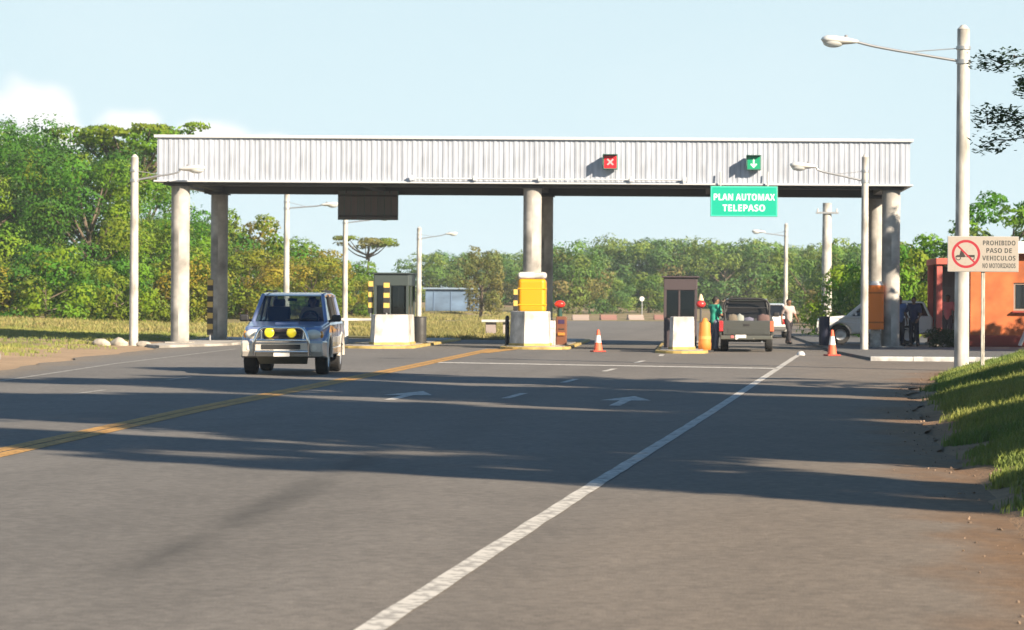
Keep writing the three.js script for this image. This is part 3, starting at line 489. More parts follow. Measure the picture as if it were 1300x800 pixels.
function carBody(c) {   // c: profile numbers; front at +z
  const s = new THREE.Shape(), { zf, zr, wf, wr, ar, sill, hood, cowl, belt } = c;
  s.moveTo(zr, sill + 0.12); s.lineTo(zr + 0.06, sill); s.lineTo(wr - ar, sill); s.absarc(wr, c.r - 0.02, ar, Math.PI - 0.1, 0.1, true); s.lineTo(wr + ar, sill); s.lineTo(wf - ar, sill); s.absarc(wf, c.r - 0.02, ar, Math.PI - 0.1, 0.1, true); s.lineTo(wf + ar, sill);
  s.lineTo(zf - 0.06, sill + 0.04); s.lineTo(zf, sill + 0.2); s.lineTo(zf - 0.02, hood - 0.17); s.quadraticCurveTo(zf - 0.05, hood - 0.03, zf - 0.24, hood); s.lineTo(c.zc + 0.05, cowl); s.lineTo(c.zc - 0.1, belt); s.lineTo(zr + 0.08, belt + 0.02); s.quadraticCurveTo(zr, belt, zr, belt - 0.15); s.closePath();
  return plan(sideExtrude(s, c.w, 0.07), zf - 0.75, zr + 0.6, c.nose ?? 0.1);
}
function greenhouse(t, c, paint, pane, far) {   // pillars, roof and panes; c.gh = stations [zBase, zTop] from front to back
  const pil = c.pillar ?? paint, wb = c.w / 2 - 0.1, wt = c.w / 2 - 0.23, yb = c.belt - 0.03, yt = c.top - 0.06, st = c.gh, n = st.length;
  const B = (i, s) => [s * wb * (i === n - 1 ? 0.96 : i === 0 ? 0.97 : 1), i === 0 ? c.cowl - 0.02 : yb, st[i][0]], U = (i, s) => [s * wt * (i === n - 1 || i === 0 ? 0.95 : 1), yt, st[i][1]];
  for (const s of [-1, 1]) for (let i = 0; i < n; i++) { const a = B(i, s), b = U(i, s); part('pillar', bar(a, b, i === 0 || i === n - 1 ? 0.045 : 0.035, 8), i && i < n - 1 && !c.paintPillars ? blackPaint : pil, t); }
  const rs = new THREE.Shape(); rs.moveTo(st[0][1] + 0.06, yt - 0.02); rs.quadraticCurveTo(st[0][1] - 0.3, c.top, (st[0][1] + st[n - 1][1]) / 2, c.top); rs.quadraticCurveTo(st[n - 1][1] + 0.3, c.top, st[n - 1][1] - 0.05, yt - 0.02); rs.closePath();
  part('roof', plan(sideExtrude(rs, wt * 2 + 0.1, 0.03), 99, -99), paint, t);
  part('windscreen', quad(B(0, -0.96), B(0, 0.96), U(0, 0.95), U(0, -0.95)), far ? pane : c.screen ?? pane, t);
  part('rear_window', quad(B(n - 1, 0.96), B(n - 1, -0.96), U(n - 1, -0.95), U(n - 1, 0.95)), pane, t);
  for (const s of [-1, 1]) for (let i = 0; i < n - 1; i++) part('side_window', quad(B(i, s * 0.985), B(i + 1, s * 0.985), U(i + 1, s * 0.985), U(i, s * 0.985)), pane, t);
}
const paintM = (r, g, b, o = {}) => M(r, g, b, { physical: true, roughness: 0.38, metalness: 0.25, clearcoat: 0.9, clearcoatRoughness: 0.06, ...o });
function plate(t, x, y, z, back, w = 0.34) { part('number_plate', box(w, 0.15, 0.012, x, y, z, 0.004), M(0.7, 0.69, 0.66, { roughness: 0.4 }), t); }
const headlampM = M(0.72, 0.68, 0.58, { physical: true, roughness: 0.12, clearcoat: 1 }), amberM = M(0.75, 0.3, 0.04, { physical: true, roughness: 0.2, clearcoat: 1 }), tailM = M(0.5, 0.03, 0.035, { physical: true, roughness: 0.2, clearcoat: 1 });
{
  // the oncoming SUV
  const t = thing('suv', 'silver blue SUV with yellow fog lamps driving towards the camera', 'car', -8.82, 0.005, -62.4, 0.03);
  const paint = paintM(0.19, 0.24, 0.4), low = paintM(0.56, 0.52, 0.46, { metalness: 0.15 });
  const c = { zf: 2.25, zr: -2.35, wf: 1.4, wr: -1.3, ar: 0.47, r: 0.37, sill: 0.44, hood: 1.04, cowl: 1.13, zc: 1.0, belt: 1.12, w: 1.82, top: 1.76, gh: [[1.0, 0.36], [-0.35, -0.3], [-1.25, -1.2], [-2.25, -2.0]], screen: glass, paintPillars: false };
  part('body', carBody(c), paint, t); greenhouse(t, c, paint, glass);
  for (const x of [-0.76, 0.76]) { wheel(t, x, c.wf, 0.37, 0.26); wheel(t, x, c.wr, 0.37, 0.26); }
  part('cabin_floor', box(1.5, 0.06, 3.1, 0, 0.95, -0.7), blackPaint, t); part('dashboard', box(1.46, 0.2, 0.36, 0, 1.05, 0.72, 0.08), blackPaint, t);
  for (const x of [-0.38, 0.38]) { const st = part('seat', [box(0.5, 0.6, 0.16, x, 1.15, -0.32, 0.06)], M(0.05, 0.045, 0.05), t); part('headrest', box(0.26, 0.17, 0.1, x, 1.53, -0.36, 0.04), M(0.04, 0.04, 0.045), st); }
  part('steering_wheel', T(new THREE.TorusGeometry(0.17, 0.016, 8, 26), 0.38, 1.2, 0.42, -0.4), blackPaint, t);
  // lower body cladding and bumper
  part('front_bumper', plan(sideExtrude(new THREE.Shape([[1.95, 0.36], [2.36, 0.40], [2.42, 0.5], [2.42, 0.68], [2.34, 0.73], [1.95, 0.73]].map(p => new THREE.Vector2(...p))), 1.86, 0.04), 1.7, -99, 0.06), low, t);
  part('bumper_slot', box(0.82, 0.1, 0.03, -0.02, 0.6, 2.425, 0.01), blackPaint, t);
  part('skid_plate', quad([-0.55, 0.4, 2.34], [0.55, 0.4, 2.34], [0.5, 0.24, 2.05], [-0.5, 0.24, 2.05], 0.02), M(0.18, 0.17, 0.13, { roughness: 0.5, metalness: 0.4 }), t);
  for (const s of [-1, 1]) { part('sill', box(0.07, 0.16, 1.7, s * 0.9, 0.5, 0.05, 0.03), low, t); part('wheel_arch_flare', T(new THREE.TorusGeometry(0.49, 0.05, 8, 24, Math.PI).rotateY(Math.PI / 2), s * 0.885, 0.36, c.wf), low, t); part('wheel_arch_flare', T(new THREE.TorusGeometry(0.49, 0.05, 8, 24, Math.PI).rotateY(Math.PI / 2), s * 0.885, 0.36, c.wr), low, t); part('door_band', box(0.03, 0.2, 1.75, s * 0.915, 0.7, 0.05, 0.012), low, t); }
  part('grille', box(0.8, 0.24, 0.05, 0, 0.87, 2.25, 0.02), M(0.03, 0.022, 0.03, { roughness: 0.4 }), t);
  for (const y of [0.79, 0.86, 0.93]) part('grille_bar', box(0.76, 0.018, 0.02, 0, y, 2.28), M(0.12, 0.1, 0.1, { roughness: 0.3, metalness: 0.6 }), t);
  part('grille_surround', [box(0.94, 0.045, 0.07, 0, 1.0, 2.22, 0.02), box(0.05, 0.26, 0.07, -0.44, 0.87, 2.245, 0.02), box(0.05, 0.26, 0.07, 0.44, 0.87, 2.245, 0.02)], chrome, t);
  for (const s of [-1, 1]) {
    const hl = part('headlight', T(new THREE.SphereGeometry(0.17, 20, 12).scale(1.05, 0.66, 0.6), s * 0.63, 0.86, 2.19), headlampM, t); part('indicator', T(new THREE.SphereGeometry(0.09, 14, 10).scale(0.6, 0.9, 0.8), s * 0.8, 0.86, 2.12), amberM, hl);
    const fg = part('fog_lamp', T(new THREE.SphereGeometry(0.108, 24, 14).scale(1, 1, 0.4), s * 0.235 - 0.03, 0.9, 2.44), M(0.86, 0.72, 0.02, { physical: true, roughness: 0.25, clearcoat: 1 }), t, 'round yellow fog lamp cover'); part('lamp_housing', T(cyl(0.112, 0.09, 0.1, 0, 0, 0, 24).rotateX(Math.PI / 2), s * 0.235 - 0.03, 0.9, 2.4), blackPaint, fg);
    part('bumper_lamp', T(cyl(0.06, 0.06, 0.03, 0, 0, 0, 20).rotateX(Math.PI / 2), s * 0.68, 0.58, 2.415), headlampM, t);
    const mi = part('door_mirror', box(0.2, 0.15, 0.1, s * 1.0, 1.2, 0.82, 0.04), blackPaint, t); part('mirror_arm', bar([s * 0.82, 1.13, 0.82], [s * 0.93, 1.17, 0.82], 0.025), blackPaint, mi);
    part('door_handle', box(0.03, 0.03, 0.16, s * 0.92, 0.98, -0.15), chrome, t); part('wiper', bar([s * 0.1, 1.16, 1.0], [s * 0.1 + 0.5, 1.2, 0.95], 0.01), blackPaint, t);
  }
  for (const s of [-1, 1]) { for (const z of [0.72, -0.32, -1.05]) part('door_seam', box(0.012, 0.5, 0.014, s * 0.908, 0.82, z, 0), blackPaint, t); part('rear_lamp', box(0.08, 0.3, 0.06, s * 0.78, 0.95, -2.33, 0.02), tailM, t); }
  part('bonnet_seam', box(1.3, 0.008, 0.014, 0, 1.03, 2.1, 0), blackPaint, t);
  part('bull_bar', [tube([[-0.58, 0.42, 2.44], [-0.56, 0.74, 2.5], [-0.44, 0.98, 2.44], [0, 1.0, 2.45], [0.44, 0.98, 2.44], [0.56, 0.74, 2.5], [0.58, 0.42, 2.44]], 0.034, 40), bar([-0.55, 0.74, 2.49], [0.55, 0.74, 2.49], 0.03), bar([-0.56, 0.5, 2.46], [0.56, 0.5, 2.46], 0.028)], chrome, t);
  plate(t, 0, 0.47, 2.46, false); part('bonnet_scoop', box(0.5, 0.05, 0.4, 0, 1.09, 1.35, 0.025), paint, t); part('rear_view_mirror', box(0.2, 0.06, 0.03, 0, 1.6, 0.42, 0.01), blackPaint, t);
  part('roof_rack_rail', [bar([-0.6, 1.79, 0.1], [-0.6, 1.79, -1.8], 0.018), bar([0.6, 1.79, 0.1], [0.6, 1.79, -1.8], 0.018)], blackPaint, t);
}
{
  // pickup waiting at the booth, seen from behind
  const t = thing('pickup_truck', 'grey pickup truck waiting at the toll booth, seen from behind', 'pickup truck', 1.68, 0.005, -92.9, Math.PI - 0.02);
  const paint = paintM(0.075, 0.078, 0.072, { metalness: 0.3 }), bumperM = M(0.2, 0.2, 0.17, { roughness: 0.35, metalness: 0.7 });
  const c = { zf: 2.5, zr: -2.5, wf: 1.55, wr: -1.45, ar: 0.44, r: 0.36, sill: 0.46, hood: 1.05, cowl: 1.1, zc: 1.05, belt: 1.06, w: 1.76, top: 1.7, gh: [[1.1, 0.5], [-0.1, -0.1], [-0.75, -0.66]], pillar: blackPaint };
  const cabGlass = M(0.008, 0.008, 0.009, { roughness: 0.35 });
  // front half with cab
  const s = new THREE.Shape(); s.moveTo(-0.8, 0.46); s.lineTo(1.1, 0.46); s.absarc(1.55, 0.34, 0.44, Math.PI - 0.25, 0.25, true); s.lineTo(2.44, 0.5); s.lineTo(2.5, 0.66); s.lineTo(2.48, 0.9); s.quadraticCurveTo(2.45, 1.03, 2.25, 1.05); s.lineTo(1.1, 1.1); s.lineTo(0.95, 1.06); s.lineTo(-0.8, 1.06); s.closePath();
  part('cab_body', plan(sideExtrude(s, 1.76, 0.05), 1.75, -99), paint, t); greenhouse(t, c, paint, cabGlass);
  // load bed
  const bs = new THREE.Shape(); bs.moveTo(-2.42, 0.52); bs.lineTo(-1.9, 0.5); bs.absarc(-1.45, 0.34, 0.44, Math.PI - 0.3, 0.3, true); bs.lineTo(-0.84, 0.5); bs.lineTo(-0.84, 1.0); bs.lineTo(-2.42, 1.0); bs.closePath();
  for (const x of [-0.82, 0.82]) { const g = sideExtrude(bs, 0.1, 0.03); part('bed_side', g.translate(x, 0, 0), paint, t); }
  part('bed_floor', box(1.54, 0.05, 1.56, 0, 0.6, -1.63), darkSteel, t); part('bed_front', box(1.54, 0.42, 0.05, 0, 0.8, -0.87), paint, t);
  const tg = part('tailgate', box(1.5, 0.46, 0.06, 0, 0.77, -2.44, 0.02), paint, t); part('tailgate_handle', box(0.2, 0.07, 0.02, 0, 0.86, -2.475), blackPaint, tg); part('pressed_panel', box(1.2, 0.16, 0.015, 0, 0.68, -2.474), paint, tg);
  for (const s2 of [-1, 1]) { part('tail_light', box(0.13, 0.34, 0.05, s2 * 0.81, 0.82, -2.45, 0.02), s2 > 0 ? tailM : M(0.55, 0.14, 0.07, { physical: true, roughness: 0.25, clearcoat: 0.7 }), t); wheel(t, s2 * 0.72, 1.55, 0.36, 0.23); wheel(t, s2 * 0.72, -1.45, 0.36, 0.23); const mi = part('door_mirror', box(0.2, 0.15, 0.1, s2 * 0.98, 1.18, 0.82, 0.04), blackPaint, t); part('mirror_arm', bar([s2 * 0.8, 1.1, 0.82], [s2 * 0.9, 1.15, 0.82], 0.025), blackPaint, mi); }
  part('rear_bumper', [box(1.66, 0.14, 0.14, 0, 0.46, -2.52, 0.03), box(0.5, 0.06, 0.1, 0, 0.42, -2.6, 0.02)], bumperM, t); plate(t, 0.18, 0.47, -2.598, true); part('plate_lamp', box(0.1, 0.08, 0.02, 0.45, 0.48, -2.596), M(0.6, 0.15, 0.15), t);
  part('exhaust_pipe', bar([-0.5, 0.33, -2.5], [-0.5, 0.33, -1.8], 0.03), galv, t); part('rear_axle', bar([-0.7, 0.36, -1.45], [0.7, 0.36, -1.45], 0.06), blackPaint, t); part('spare_wheel', T(new THREE.TorusGeometry(0.24, 0.1, 10, 24).rotateX(Math.PI / 2), 0, 0.44, -1.95), rubber, t);
  part('roll_bar', [tube([[-0.7, 0.96, -0.98], [-0.68, 1.6, -0.95], [0, 1.7, -0.95], [0.68, 1.6, -0.95], [0.7, 0.96, -0.98]], 0.035, 36), bar([-0.68, 1.4, -0.955], [0.68, 1.4, -0.955], 0.022)], blackPaint, t);
  // load in the bed
  const sack = (x, z, w, h, d, r1, g1, b1, label) => { const g = new THREE.SphereGeometry(0.5, 18, 12); const P = g.attributes.position; for (let i = 0; i < P.count; i++) { const v = new THREE.Vector3().fromBufferAttribute(P, i), m = Math.max(Math.abs(v.x), Math.abs(v.y), Math.abs(v.z)); v.multiplyScalar(mix(1, 0.5 / m, 0.45)).multiplyScalar(1 + (fbm(v.x * 4 + x * 9, v.y * 4 + v.z * 3, 7, 2) - 0.5) * 0.25); P.setXYZ(i, v.x * w, v.y * h, v.z * d); } g.computeVertexNormals(); single('cargo_sack', label, 'sack', T(g, 1.68 - x, 0.63 + h * 0.46, -92.9 - z), M(r1, g1, b1, { roughness: 0.95 })); };
  sack(0.5, -2.1, 0.34, 0.62, 0.34, 0.13, 0.11, 0.085, 'tan sack standing at the left of the pickup bed');
  sack(0.25, -1.95, 0.3, 0.6, 0.3, 0.25, 0.27, 0.25, 'pale grey sack standing second from left in the pickup bed');
  sack(-0.5, -2.05, 0.42, 0.6, 0.34, 0.12, 0.075, 0.07, 'brownish sack at the right of the pickup bed');
  sack(-0.05, -1.9, 0.36, 0.5, 0.36, 0.12, 0.12, 0.17, 'dark sack in the middle of the pickup bed');
}
function plainCar(name, label, x, z, turn, paint, c, y) {
  const t = thing(name, label, 'car', x, y, z, turn); part('body', carBody(c), paint, t); greenhouse(t, c, paint, tintGlass, true);
  for (const s of [-1, 1]) { wheel(t, s * (c.w / 2 - 0.13), c.wf, c.r, 0.2); wheel(t, s * (c.w / 2 - 0.13), c.wr, c.r, 0.2); part('headlight', T(new THREE.SphereGeometry(0.14, 16, 10).scale(1.1, 0.6, 0.6), s * (c.w / 2 - 0.3), c.hood - 0.14, c.zf - 0.1), headlampM, t); part('tail_light', box(0.2, 0.24, 0.06, s * (c.w / 2 - 0.22), c.belt - 0.22, c.zr + 0.005, 0.02), tailM, t); part('door_mirror', box(0.16, 0.12, 0.09, s * (c.w / 2 + 0.06), c.belt + 0.08, c.zc - 0.15, 0.04), paint, t); for (const z2 of [0.1, -0.85]) part('door_handle', box(0.02, 0.03, 0.14, s * (c.w / 2 - 0.02), c.belt - 0.16, z2), chrome, t); }
  part('front_bumper', box(c.w - 0.25, 0.16, 0.08, 0, c.sill + 0.13, c.zf, 0.03), M(0.1, 0.1, 0.1), t); part('rear_bumper', box(c.w - 0.25, 0.16, 0.08, 0, c.sill + 0.13, c.zr, 0.03), M(0.12, 0.12, 0.12), t); plate(t, 0, c.belt - 0.35, c.zr - 0.01, true);
}
plainCar('parked_car', 'white SUV parked sideways behind the right canopy column', 6.5, -103.4, -Math.PI / 2, paintM(0.68, 0.68, 0.68, { metalness: 0 }), { zf: 2.05, zr: -2.1, wf: 1.25, wr: -1.2, ar: 0.42, r: 0.35, sill: 0.38, hood: 0.98, cowl: 1.05, zc: 0.85, belt: 1.02, w: 1.74, top: 1.6, gh: [[0.9, 0.3], [-0.35, -0.3], [-1.2, -1.15], [-2.0, -1.75]], paintPillars: true }, 0.085);
plainCar('parked_car', 'white car beyond the plaza, half hidden by the pickup', 3.25, -126, Math.PI, paintM(0.7, 0.69, 0.67, { metalness: 0 }), { zf: 2.0, zr: -2.0, wf: 1.25, wr: -1.2, ar: 0.38, r: 0.31, sill: 0.3, hood: 0.9, cowl: 0.97, zc: 0.8, belt: 0.95, w: 1.7, top: 1.52, gh: [[0.85, 0.2], [-0.3, -0.3], [-1.1, -1.05], [-1.9, -1.6]], paintPillars: true }, 0.005);

// ---------------------------------------------------------------- people
function blob(bones, cell, k = 0.03, lo, hi) {   // bones: [ax,ay,az,ra,bx,by,bz,rb]; smooth union meshed on a grid
  const size = Math.max(hi[0] - lo[0], hi[1] - lo[1], hi[2] - lo[2]), res = Math.ceil(size / cell) + 4, half = res / 2, sc = res * cell / 2, c = [0, 1, 2].map(i => (lo[i] + hi[i]) / 2);
  const mc = new MarchingCubes(res, new THREE.MeshBasicMaterial(), false, false, 400000); mc.isolation = 0; const F = mc.field; F.fill(-1);
  for (const [ax, ay, az, ra, bx, by, bz, rb, kk] of bones) {
    const K = kk ?? k, m = Math.max(ra, rb) + K + cell * 3, I = (v, i) => (v - c[i]) / sc * half + half;
    const b0 = [Math.min(ax, bx) - m, Math.min(ay, by) - m, Math.min(az, bz) - m].map((v, i) => clamp(Math.floor(I(v, i)), 0, res - 1)), b1 = [Math.max(ax, bx) + m, Math.max(ay, by) + m, Math.max(az, bz) + m].map((v, i) => clamp(Math.ceil(I(v, i)), 0, res - 1));
    const dx = bx - ax, dy = by - ay, dz = bz - az, L = dx * dx + dy * dy + dz * dz || 1e-9;
    for (let z = b0[2]; z <= b1[2]; z++) for (let y = b0[1]; y <= b1[1]; y++) for (let x = b0[0]; x <= b1[0]; x++) {
      const px = (x - half) / half * sc + c[0], py = (y - half) / half * sc + c[1], pz = (z - half) / half * sc + c[2];
      const t = clamp(((px - ax) * dx + (py - ay) * dy + (pz - az) * dz) / L), d = Math.hypot(px - ax - dx * t, py - ay - dy * t, pz - az - dz * t) - mix(ra, rb, t);
      const at = x + y * res + z * res * res, o = -F[at], h = clamp(0.5 + 0.5 * (o - d) / K); F[at] = -(mix(o, d, h) - K * h * (1 - h));
    }
  }
  mc.update(); const n = mc.count ?? mc.geometry.drawRange.count; const P = new Float32Array(mc.positionArray.slice(0, n * 3)); for (let i = 0; i < n; i++) for (let q = 0; q < 3; q++) P[i * 3 + q] = P[i * 3 + q] * sc + c[q];
  let g = new THREE.BufferGeometry(); g.setAttribute('position', new THREE.BufferAttribute(P, 3)); g = mergeVertices(g, 1e-4); g.computeVertexNormals(); const f = g.toNonIndexed(); f.setAttribute('uv', new THREE.Float32BufferAttribute(new Float32Array(f.attributes.position.count * 2), 2)); return f;
}
function hand(w, dir, s) {   // wrist point, direction of the forearm, side; five curled fingers
  const D = new THREE.Vector3(...dir).normalize(), q = new THREE.Quaternion().setFromUnitVectors(new THREE.Vector3(0, -1, 0), D), W = new THREE.Vector3(...w), P = (x, y, z) => new THREE.Vector3(x * s, y, z).applyQuaternion(q).add(W), bones = [];
  const B = (a, ra, b, rb, k = 0.008) => bones.push([a.x, a.y, a.z, ra, b.x, b.y, b.z, rb, k]);
  for (const z of [-0.028, -0.01, 0.01, 0.028]) B(P(0, 0.02, z * 0.6), 0.02, P(0, -0.085, z), 0.014, 0.012);
  [[-0.032, 0.058], [-0.011, 0.07], [0.011, 0.076], [0.031, 0.068]].forEach(([z, l]) => { const a = P(0, -0.09, z), b = P(-0.008, -0.09 - l * 0.55, z * 1.05), c2 = P(-0.035, -0.09 - l * 0.95, z * 1.05); B(a, 0.0105, b, 0.0095, 0.004); B(b, 0.0095, c2, 0.008, 0.004); });
  const t0 = P(-0.005, -0.025, 0.03), t1 = P(-0.02, -0.065, 0.055), t2 = P(-0.03, -0.095, 0.055); B(t0, 0.014, t1, 0.011, 0.006); B(t1, 0.011, t2, 0.009, 0.005);
  const c = P(0, -0.06, 0); return blob(bones, 0.004, 0.006, [c.x - 0.14, c.y - 0.14, c.z - 0.14], [c.x + 0.14, c.y + 0.14, c.z + 0.14]);
}
function headGeo(x, y, z, turn, tilt = 0) {   // centre of the head; face towards +z
  const b = [[0, 0.03, -0.02, 0.082, 0, 0.03, 0.012, 0.08], [0, -0.02, 0.0, 0.07, 0, -0.075, 0.04, 0.042], [0, -0.05, 0.02, 0.06, 0, -0.085, 0.058, 0.026], [0, 0.012, 0.088, 0.009, 0, -0.026, 0.105, 0.014, 0.012], [-0.034, 0.03, 0.078, 0.016, 0.034, 0.03, 0.078, 0.016, 0.014], [-0.022, -0.056, 0.082, 0.011, 0.022, -0.056, 0.082, 0.011, 0.01], [-0.082, 0.02, -0.005, 0.012, -0.086, -0.02, 0.0, 0.009, 0.006], [0.082, 0.02, -0.005, 0.012, 0.086, -0.02, 0.0, 0.009, 0.006], [-0.03, 0.014, 0.074, 0.012, -0.03, 0.014, 0.074, 0.012, 0.006], [0.03, 0.014, 0.074, 0.012, 0.03, 0.014, 0.074, 0.012, 0.006]];
  const skin = blob(b, 0.006, 0.03, [-0.15, -0.16, -0.15], [0.15, 0.16, 0.15]);
  const hair = blob([[0, 0.042, -0.03, 0.089, 0, 0.052, 0.0, 0.083], [0, 0.0, -0.055, 0.07, 0, -0.05, -0.045, 0.055]], 0.008, 0.03, [-0.15, -0.16, -0.16], [0.15, 0.16, 0.15]);
  const eyes = [-0.03, 0.03].map(s => new THREE.SphereGeometry(0.0115, 10, 8).translate(s, 0.014, 0.0795));
  const all = [skin, hair, ...eyes]; for (const g of all) { g.rotateX(tilt); g.rotateY(turn); g.translate(x, y, z); } return { skin, hair, eyes: mergeGeometries(eyes.map(e => e.toNonIndexed())) };
}
function figure(pose) {   // pose: joints overriding the standing ones
  const J = { hip: [0, 0.94, 0], waist: [0, 1.08, 0.005], chest: [0, 1.3, 0], neck: [0, 1.47, -0.005], head: [0, 1.615, 0.015], sL: [-0.185, 1.41, 0], sR: [0.185, 1.41, 0], eL: [-0.24, 1.13, -0.02], eR: [0.24, 1.13, -0.02], wL: [-0.25, 0.88, 0.05], wR: [0.25, 0.88, 0.05], hL: [-0.09, 0.92, 0], hR: [0.09, 0.92, 0], kL: [-0.1, 0.5, 0.02], kR: [0.1, 0.5, 0.02], aL: [-0.105, 0.09, -0.02], aR: [0.105, 0.09, -0.02], tL: [-0.13, 0.035, 0.15], tR: [0.13, 0.035, 0.15], ...pose };
  const b = (a, ra, c, rb, k) => [...J[a], ra, ...J[c], rb, k], mid = (a, c, t) => J[a].map((v, i) => mix(v, J[c][i], t));
  const torso = e => [b('hip', 0.125 + e, 'waist', 0.115 + e, 0.05), b('waist', 0.115 + e, 'chest', 0.135 + e, 0.05), [...J.chest.map((v, i) => v + [-0.07, 0, 0][i]), 0.105 + e, ...J.chest.map((v, i) => v + [0.07, 0, 0][i]), 0.105 + e, 0.05], [...J.sL, 0.06 + e, ...J.sR, 0.06 + e, 0.05]];
  const legs = e => ['L', 'R'].flatMap(s => [b('h' + s, 0.088 + e, 'k' + s, 0.058 + e, 0.03), b('k' + s, 0.058 + e, 'a' + s, 0.04 + e * 1.4, 0.03)]);
  const arms = e => ['L', 'R'].flatMap(s => [b('s' + s, 0.052 + e, 'e' + s, 0.04 + e, 0.03), b('e' + s, 0.04 + e, 'w' + s, 0.027 + e, 0.02)]);
  const lo = [-0.95, -0.05, -0.95], hi = [0.95, 1.85, 0.95], H = headGeo(...J.head, pose.turn ?? 0, pose.tilt ?? 0);
  const body = blob([...torso(0), ...legs(0), ...arms(0), b('neck', 0.052, 'head', 0.05, 0.03), b('chest', 0.07, 'neck', 0.055, 0.04), b('aL', 0.04, 'tL', 0.03), b('aR', 0.04, 'tR', 0.03)], 0.014, 0.03, lo, hi);
  const hands = ['L', 'R'].map(s => hand(J['w' + s], J['w' + s].map((v, i) => v - J['e' + s][i]), s === 'L' ? -1 : 1));
  const shirt = blob([...torso(0.016).map(q => q), ...['L', 'R'].flatMap(s => [[...J['s' + s], 0.068, ...mid('s' + s, 'e' + s, 0.75), 0.06, 0.03]])], 0.014, 0.03, lo, hi);
  const trousers = blob([[...J.hip, 0.137, ...mid('hip', 'waist', 0.2), 0.13, 0.04], ...['L', 'R'].flatMap(s => [b('h' + s, 0.104, 'k' + s, 0.076, 0.03), b('k' + s, 0.076, 'a' + s, 0.066, 0.03)])], 0.014, 0.03, lo, hi);
  const shoes = blob(['L', 'R'].flatMap(s => [[...J['a' + s].map((v, i) => v - [0, 0.035, 0.02][i]), 0.05, ...J['t' + s], 0.042, 0.01]]), 0.012, 0.01, lo, hi);
  return { body: mergeGeometries([body, H.skin, ...hands]), hair: H.hair, eyes: H.eyes, shirt, trousers, shoes };
}
const standing = figure({}), akimbo = figure({ eL: [-0.36, 1.17, -0.06], wL: [-0.19, 1.02, 0.1], eR: [0.27, 1.14, 0.0], wR: [0.24, 0.94, 0.18], kR: [0.14, 0.5, 0.05], aR: [0.16, 0.09, 0.0], tR: [0.2, 0.035, 0.16], turn: 0.5 });
const reaching = figure({ eR: [0.3, 1.28, 0.2], wR: [0.3, 1.2, 0.45], eL: [-0.25, 1.16, 0.06], wL: [-0.2, 1.08, 0.28], neck: [0, 1.46, 0.03], head: [0, 1.6, 0.06], chest: [0, 1.3, 0.02], tilt: 0.15, turn: -0.3 });
const walking = figure({ kL: [-0.1, 0.51, 0.17], aL: [-0.1, 0.1, 0.2], tL: [-0.11, 0.06, 0.36], kR: [0.1, 0.5, -0.04], aR: [0.1, 0.12, -0.24], tR: [0.11, 0.04, -0.09], eL: [-0.23, 1.14, -0.14], wL: [-0.23, 0.92, -0.12], eR: [0.23, 1.14, 0.1], wR: [0.22, 0.96, 0.26] });
const skinM = [M(0.22, 0.115, 0.07, { roughness: 0.6 }), M(0.15, 0.078, 0.05, { roughness: 0.6 })], hairM = M(0.012, 0.01, 0.009, { roughness: 0.7 }), eyeM = M(0.2, 0.17, 0.15, { roughness: 0.2 });
function person(label, f, x, y, z, turn, shirt, trousers, k = 1, cap) {
  const t = thing('person', label, 'person', x, y, z, turn); t.scale.setScalar(k);
  const bd = part('body', f.body, skinM[(x > 7) | 0], t); part('eyes', f.eyes, eyeM, bd); part('hair', f.hair, hairM, t); part('shirt', f.shirt, M(...shirt, { roughness: 0.95 }), t); part('trousers', f.trousers, M(...trousers, { roughness: 0.95 }), t); part('shoes', f.shoes, blackPaint, t);
  if (cap) part('cap', [T(new THREE.SphereGeometry(0.11, 20, 10, 0, Math.PI * 2, 0, Math.PI / 2).scale(0.95, 0.85, 1.05), 0, 1.66, 0.0), T(new THREE.CylinderGeometry(0.09, 0.09, 0.012, 20, 1, false, -Math.PI / 2, Math.PI).scale(1, 1, 1.1), 0, 1.66, 0.08)], M(...cap), t);
  return t;
}
person('person in a light blue shirt and dark trousers near the right column', standing, 7.15, 0.085, -99.2, 0.4, [0.1, 0.16, 0.32], [0.012, 0.014, 0.03]);
person('person in dark navy clothes with one hand on hip by the white car', akimbo, 7.62, 0.085, -98.9, -0.5, [0.025, 0.03, 0.08], [0.012, 0.014, 0.03], 0.99);
person('person in a pink top standing in the station porch', standing, 8.95, 0.19, -100.6, -0.3, [0.55, 0.17, 0.19], [0.08, 0.07, 0.09], 0.98);
person('person in a green shirt reaching towards the pickup by the booth', reaching, 0.62, 0.0, -92.3, 2.3, [0.03, 0.32, 0.22], [0.16, 0.17, 0.22], 1.02);
person('person in a pale shirt and dark trousers walking right of the pickup', walking, 3.5, 0.0, -106.5, 0.6, [0.42, 0.34, 0.33], [0.03, 0.028, 0.035], 0.98);
{
  // driver of the SUV: upper body only shows above the dashboard
  const f = figure({ hip: [0, 0.94, 0], eL: [-0.27, 1.2, 0.12], wL: [-0.13, 1.3, 0.36], eR: [0.27, 1.2, 0.12], wR: [0.13, 1.3, 0.36], hL: [-0.09, 0.9, 0.02], hR: [0.09, 0.9, 0.02], kL: [-0.13, 0.95, 0.42], kR: [0.13, 0.95, 0.42], aL: [-0.12, 0.6, 0.62], aR: [0.12, 0.6, 0.62], tL: [-0.12, 0.56, 0.78], tR: [0.12, 0.56, 0.78] });
  person('driver in a tan shirt behind the windscreen of the blue SUV', f, -8.445, 0.06, -62.56, 0.03, [0.42, 0.3, 0.2], [0.05, 0.05, 0.07], 0.93);
}

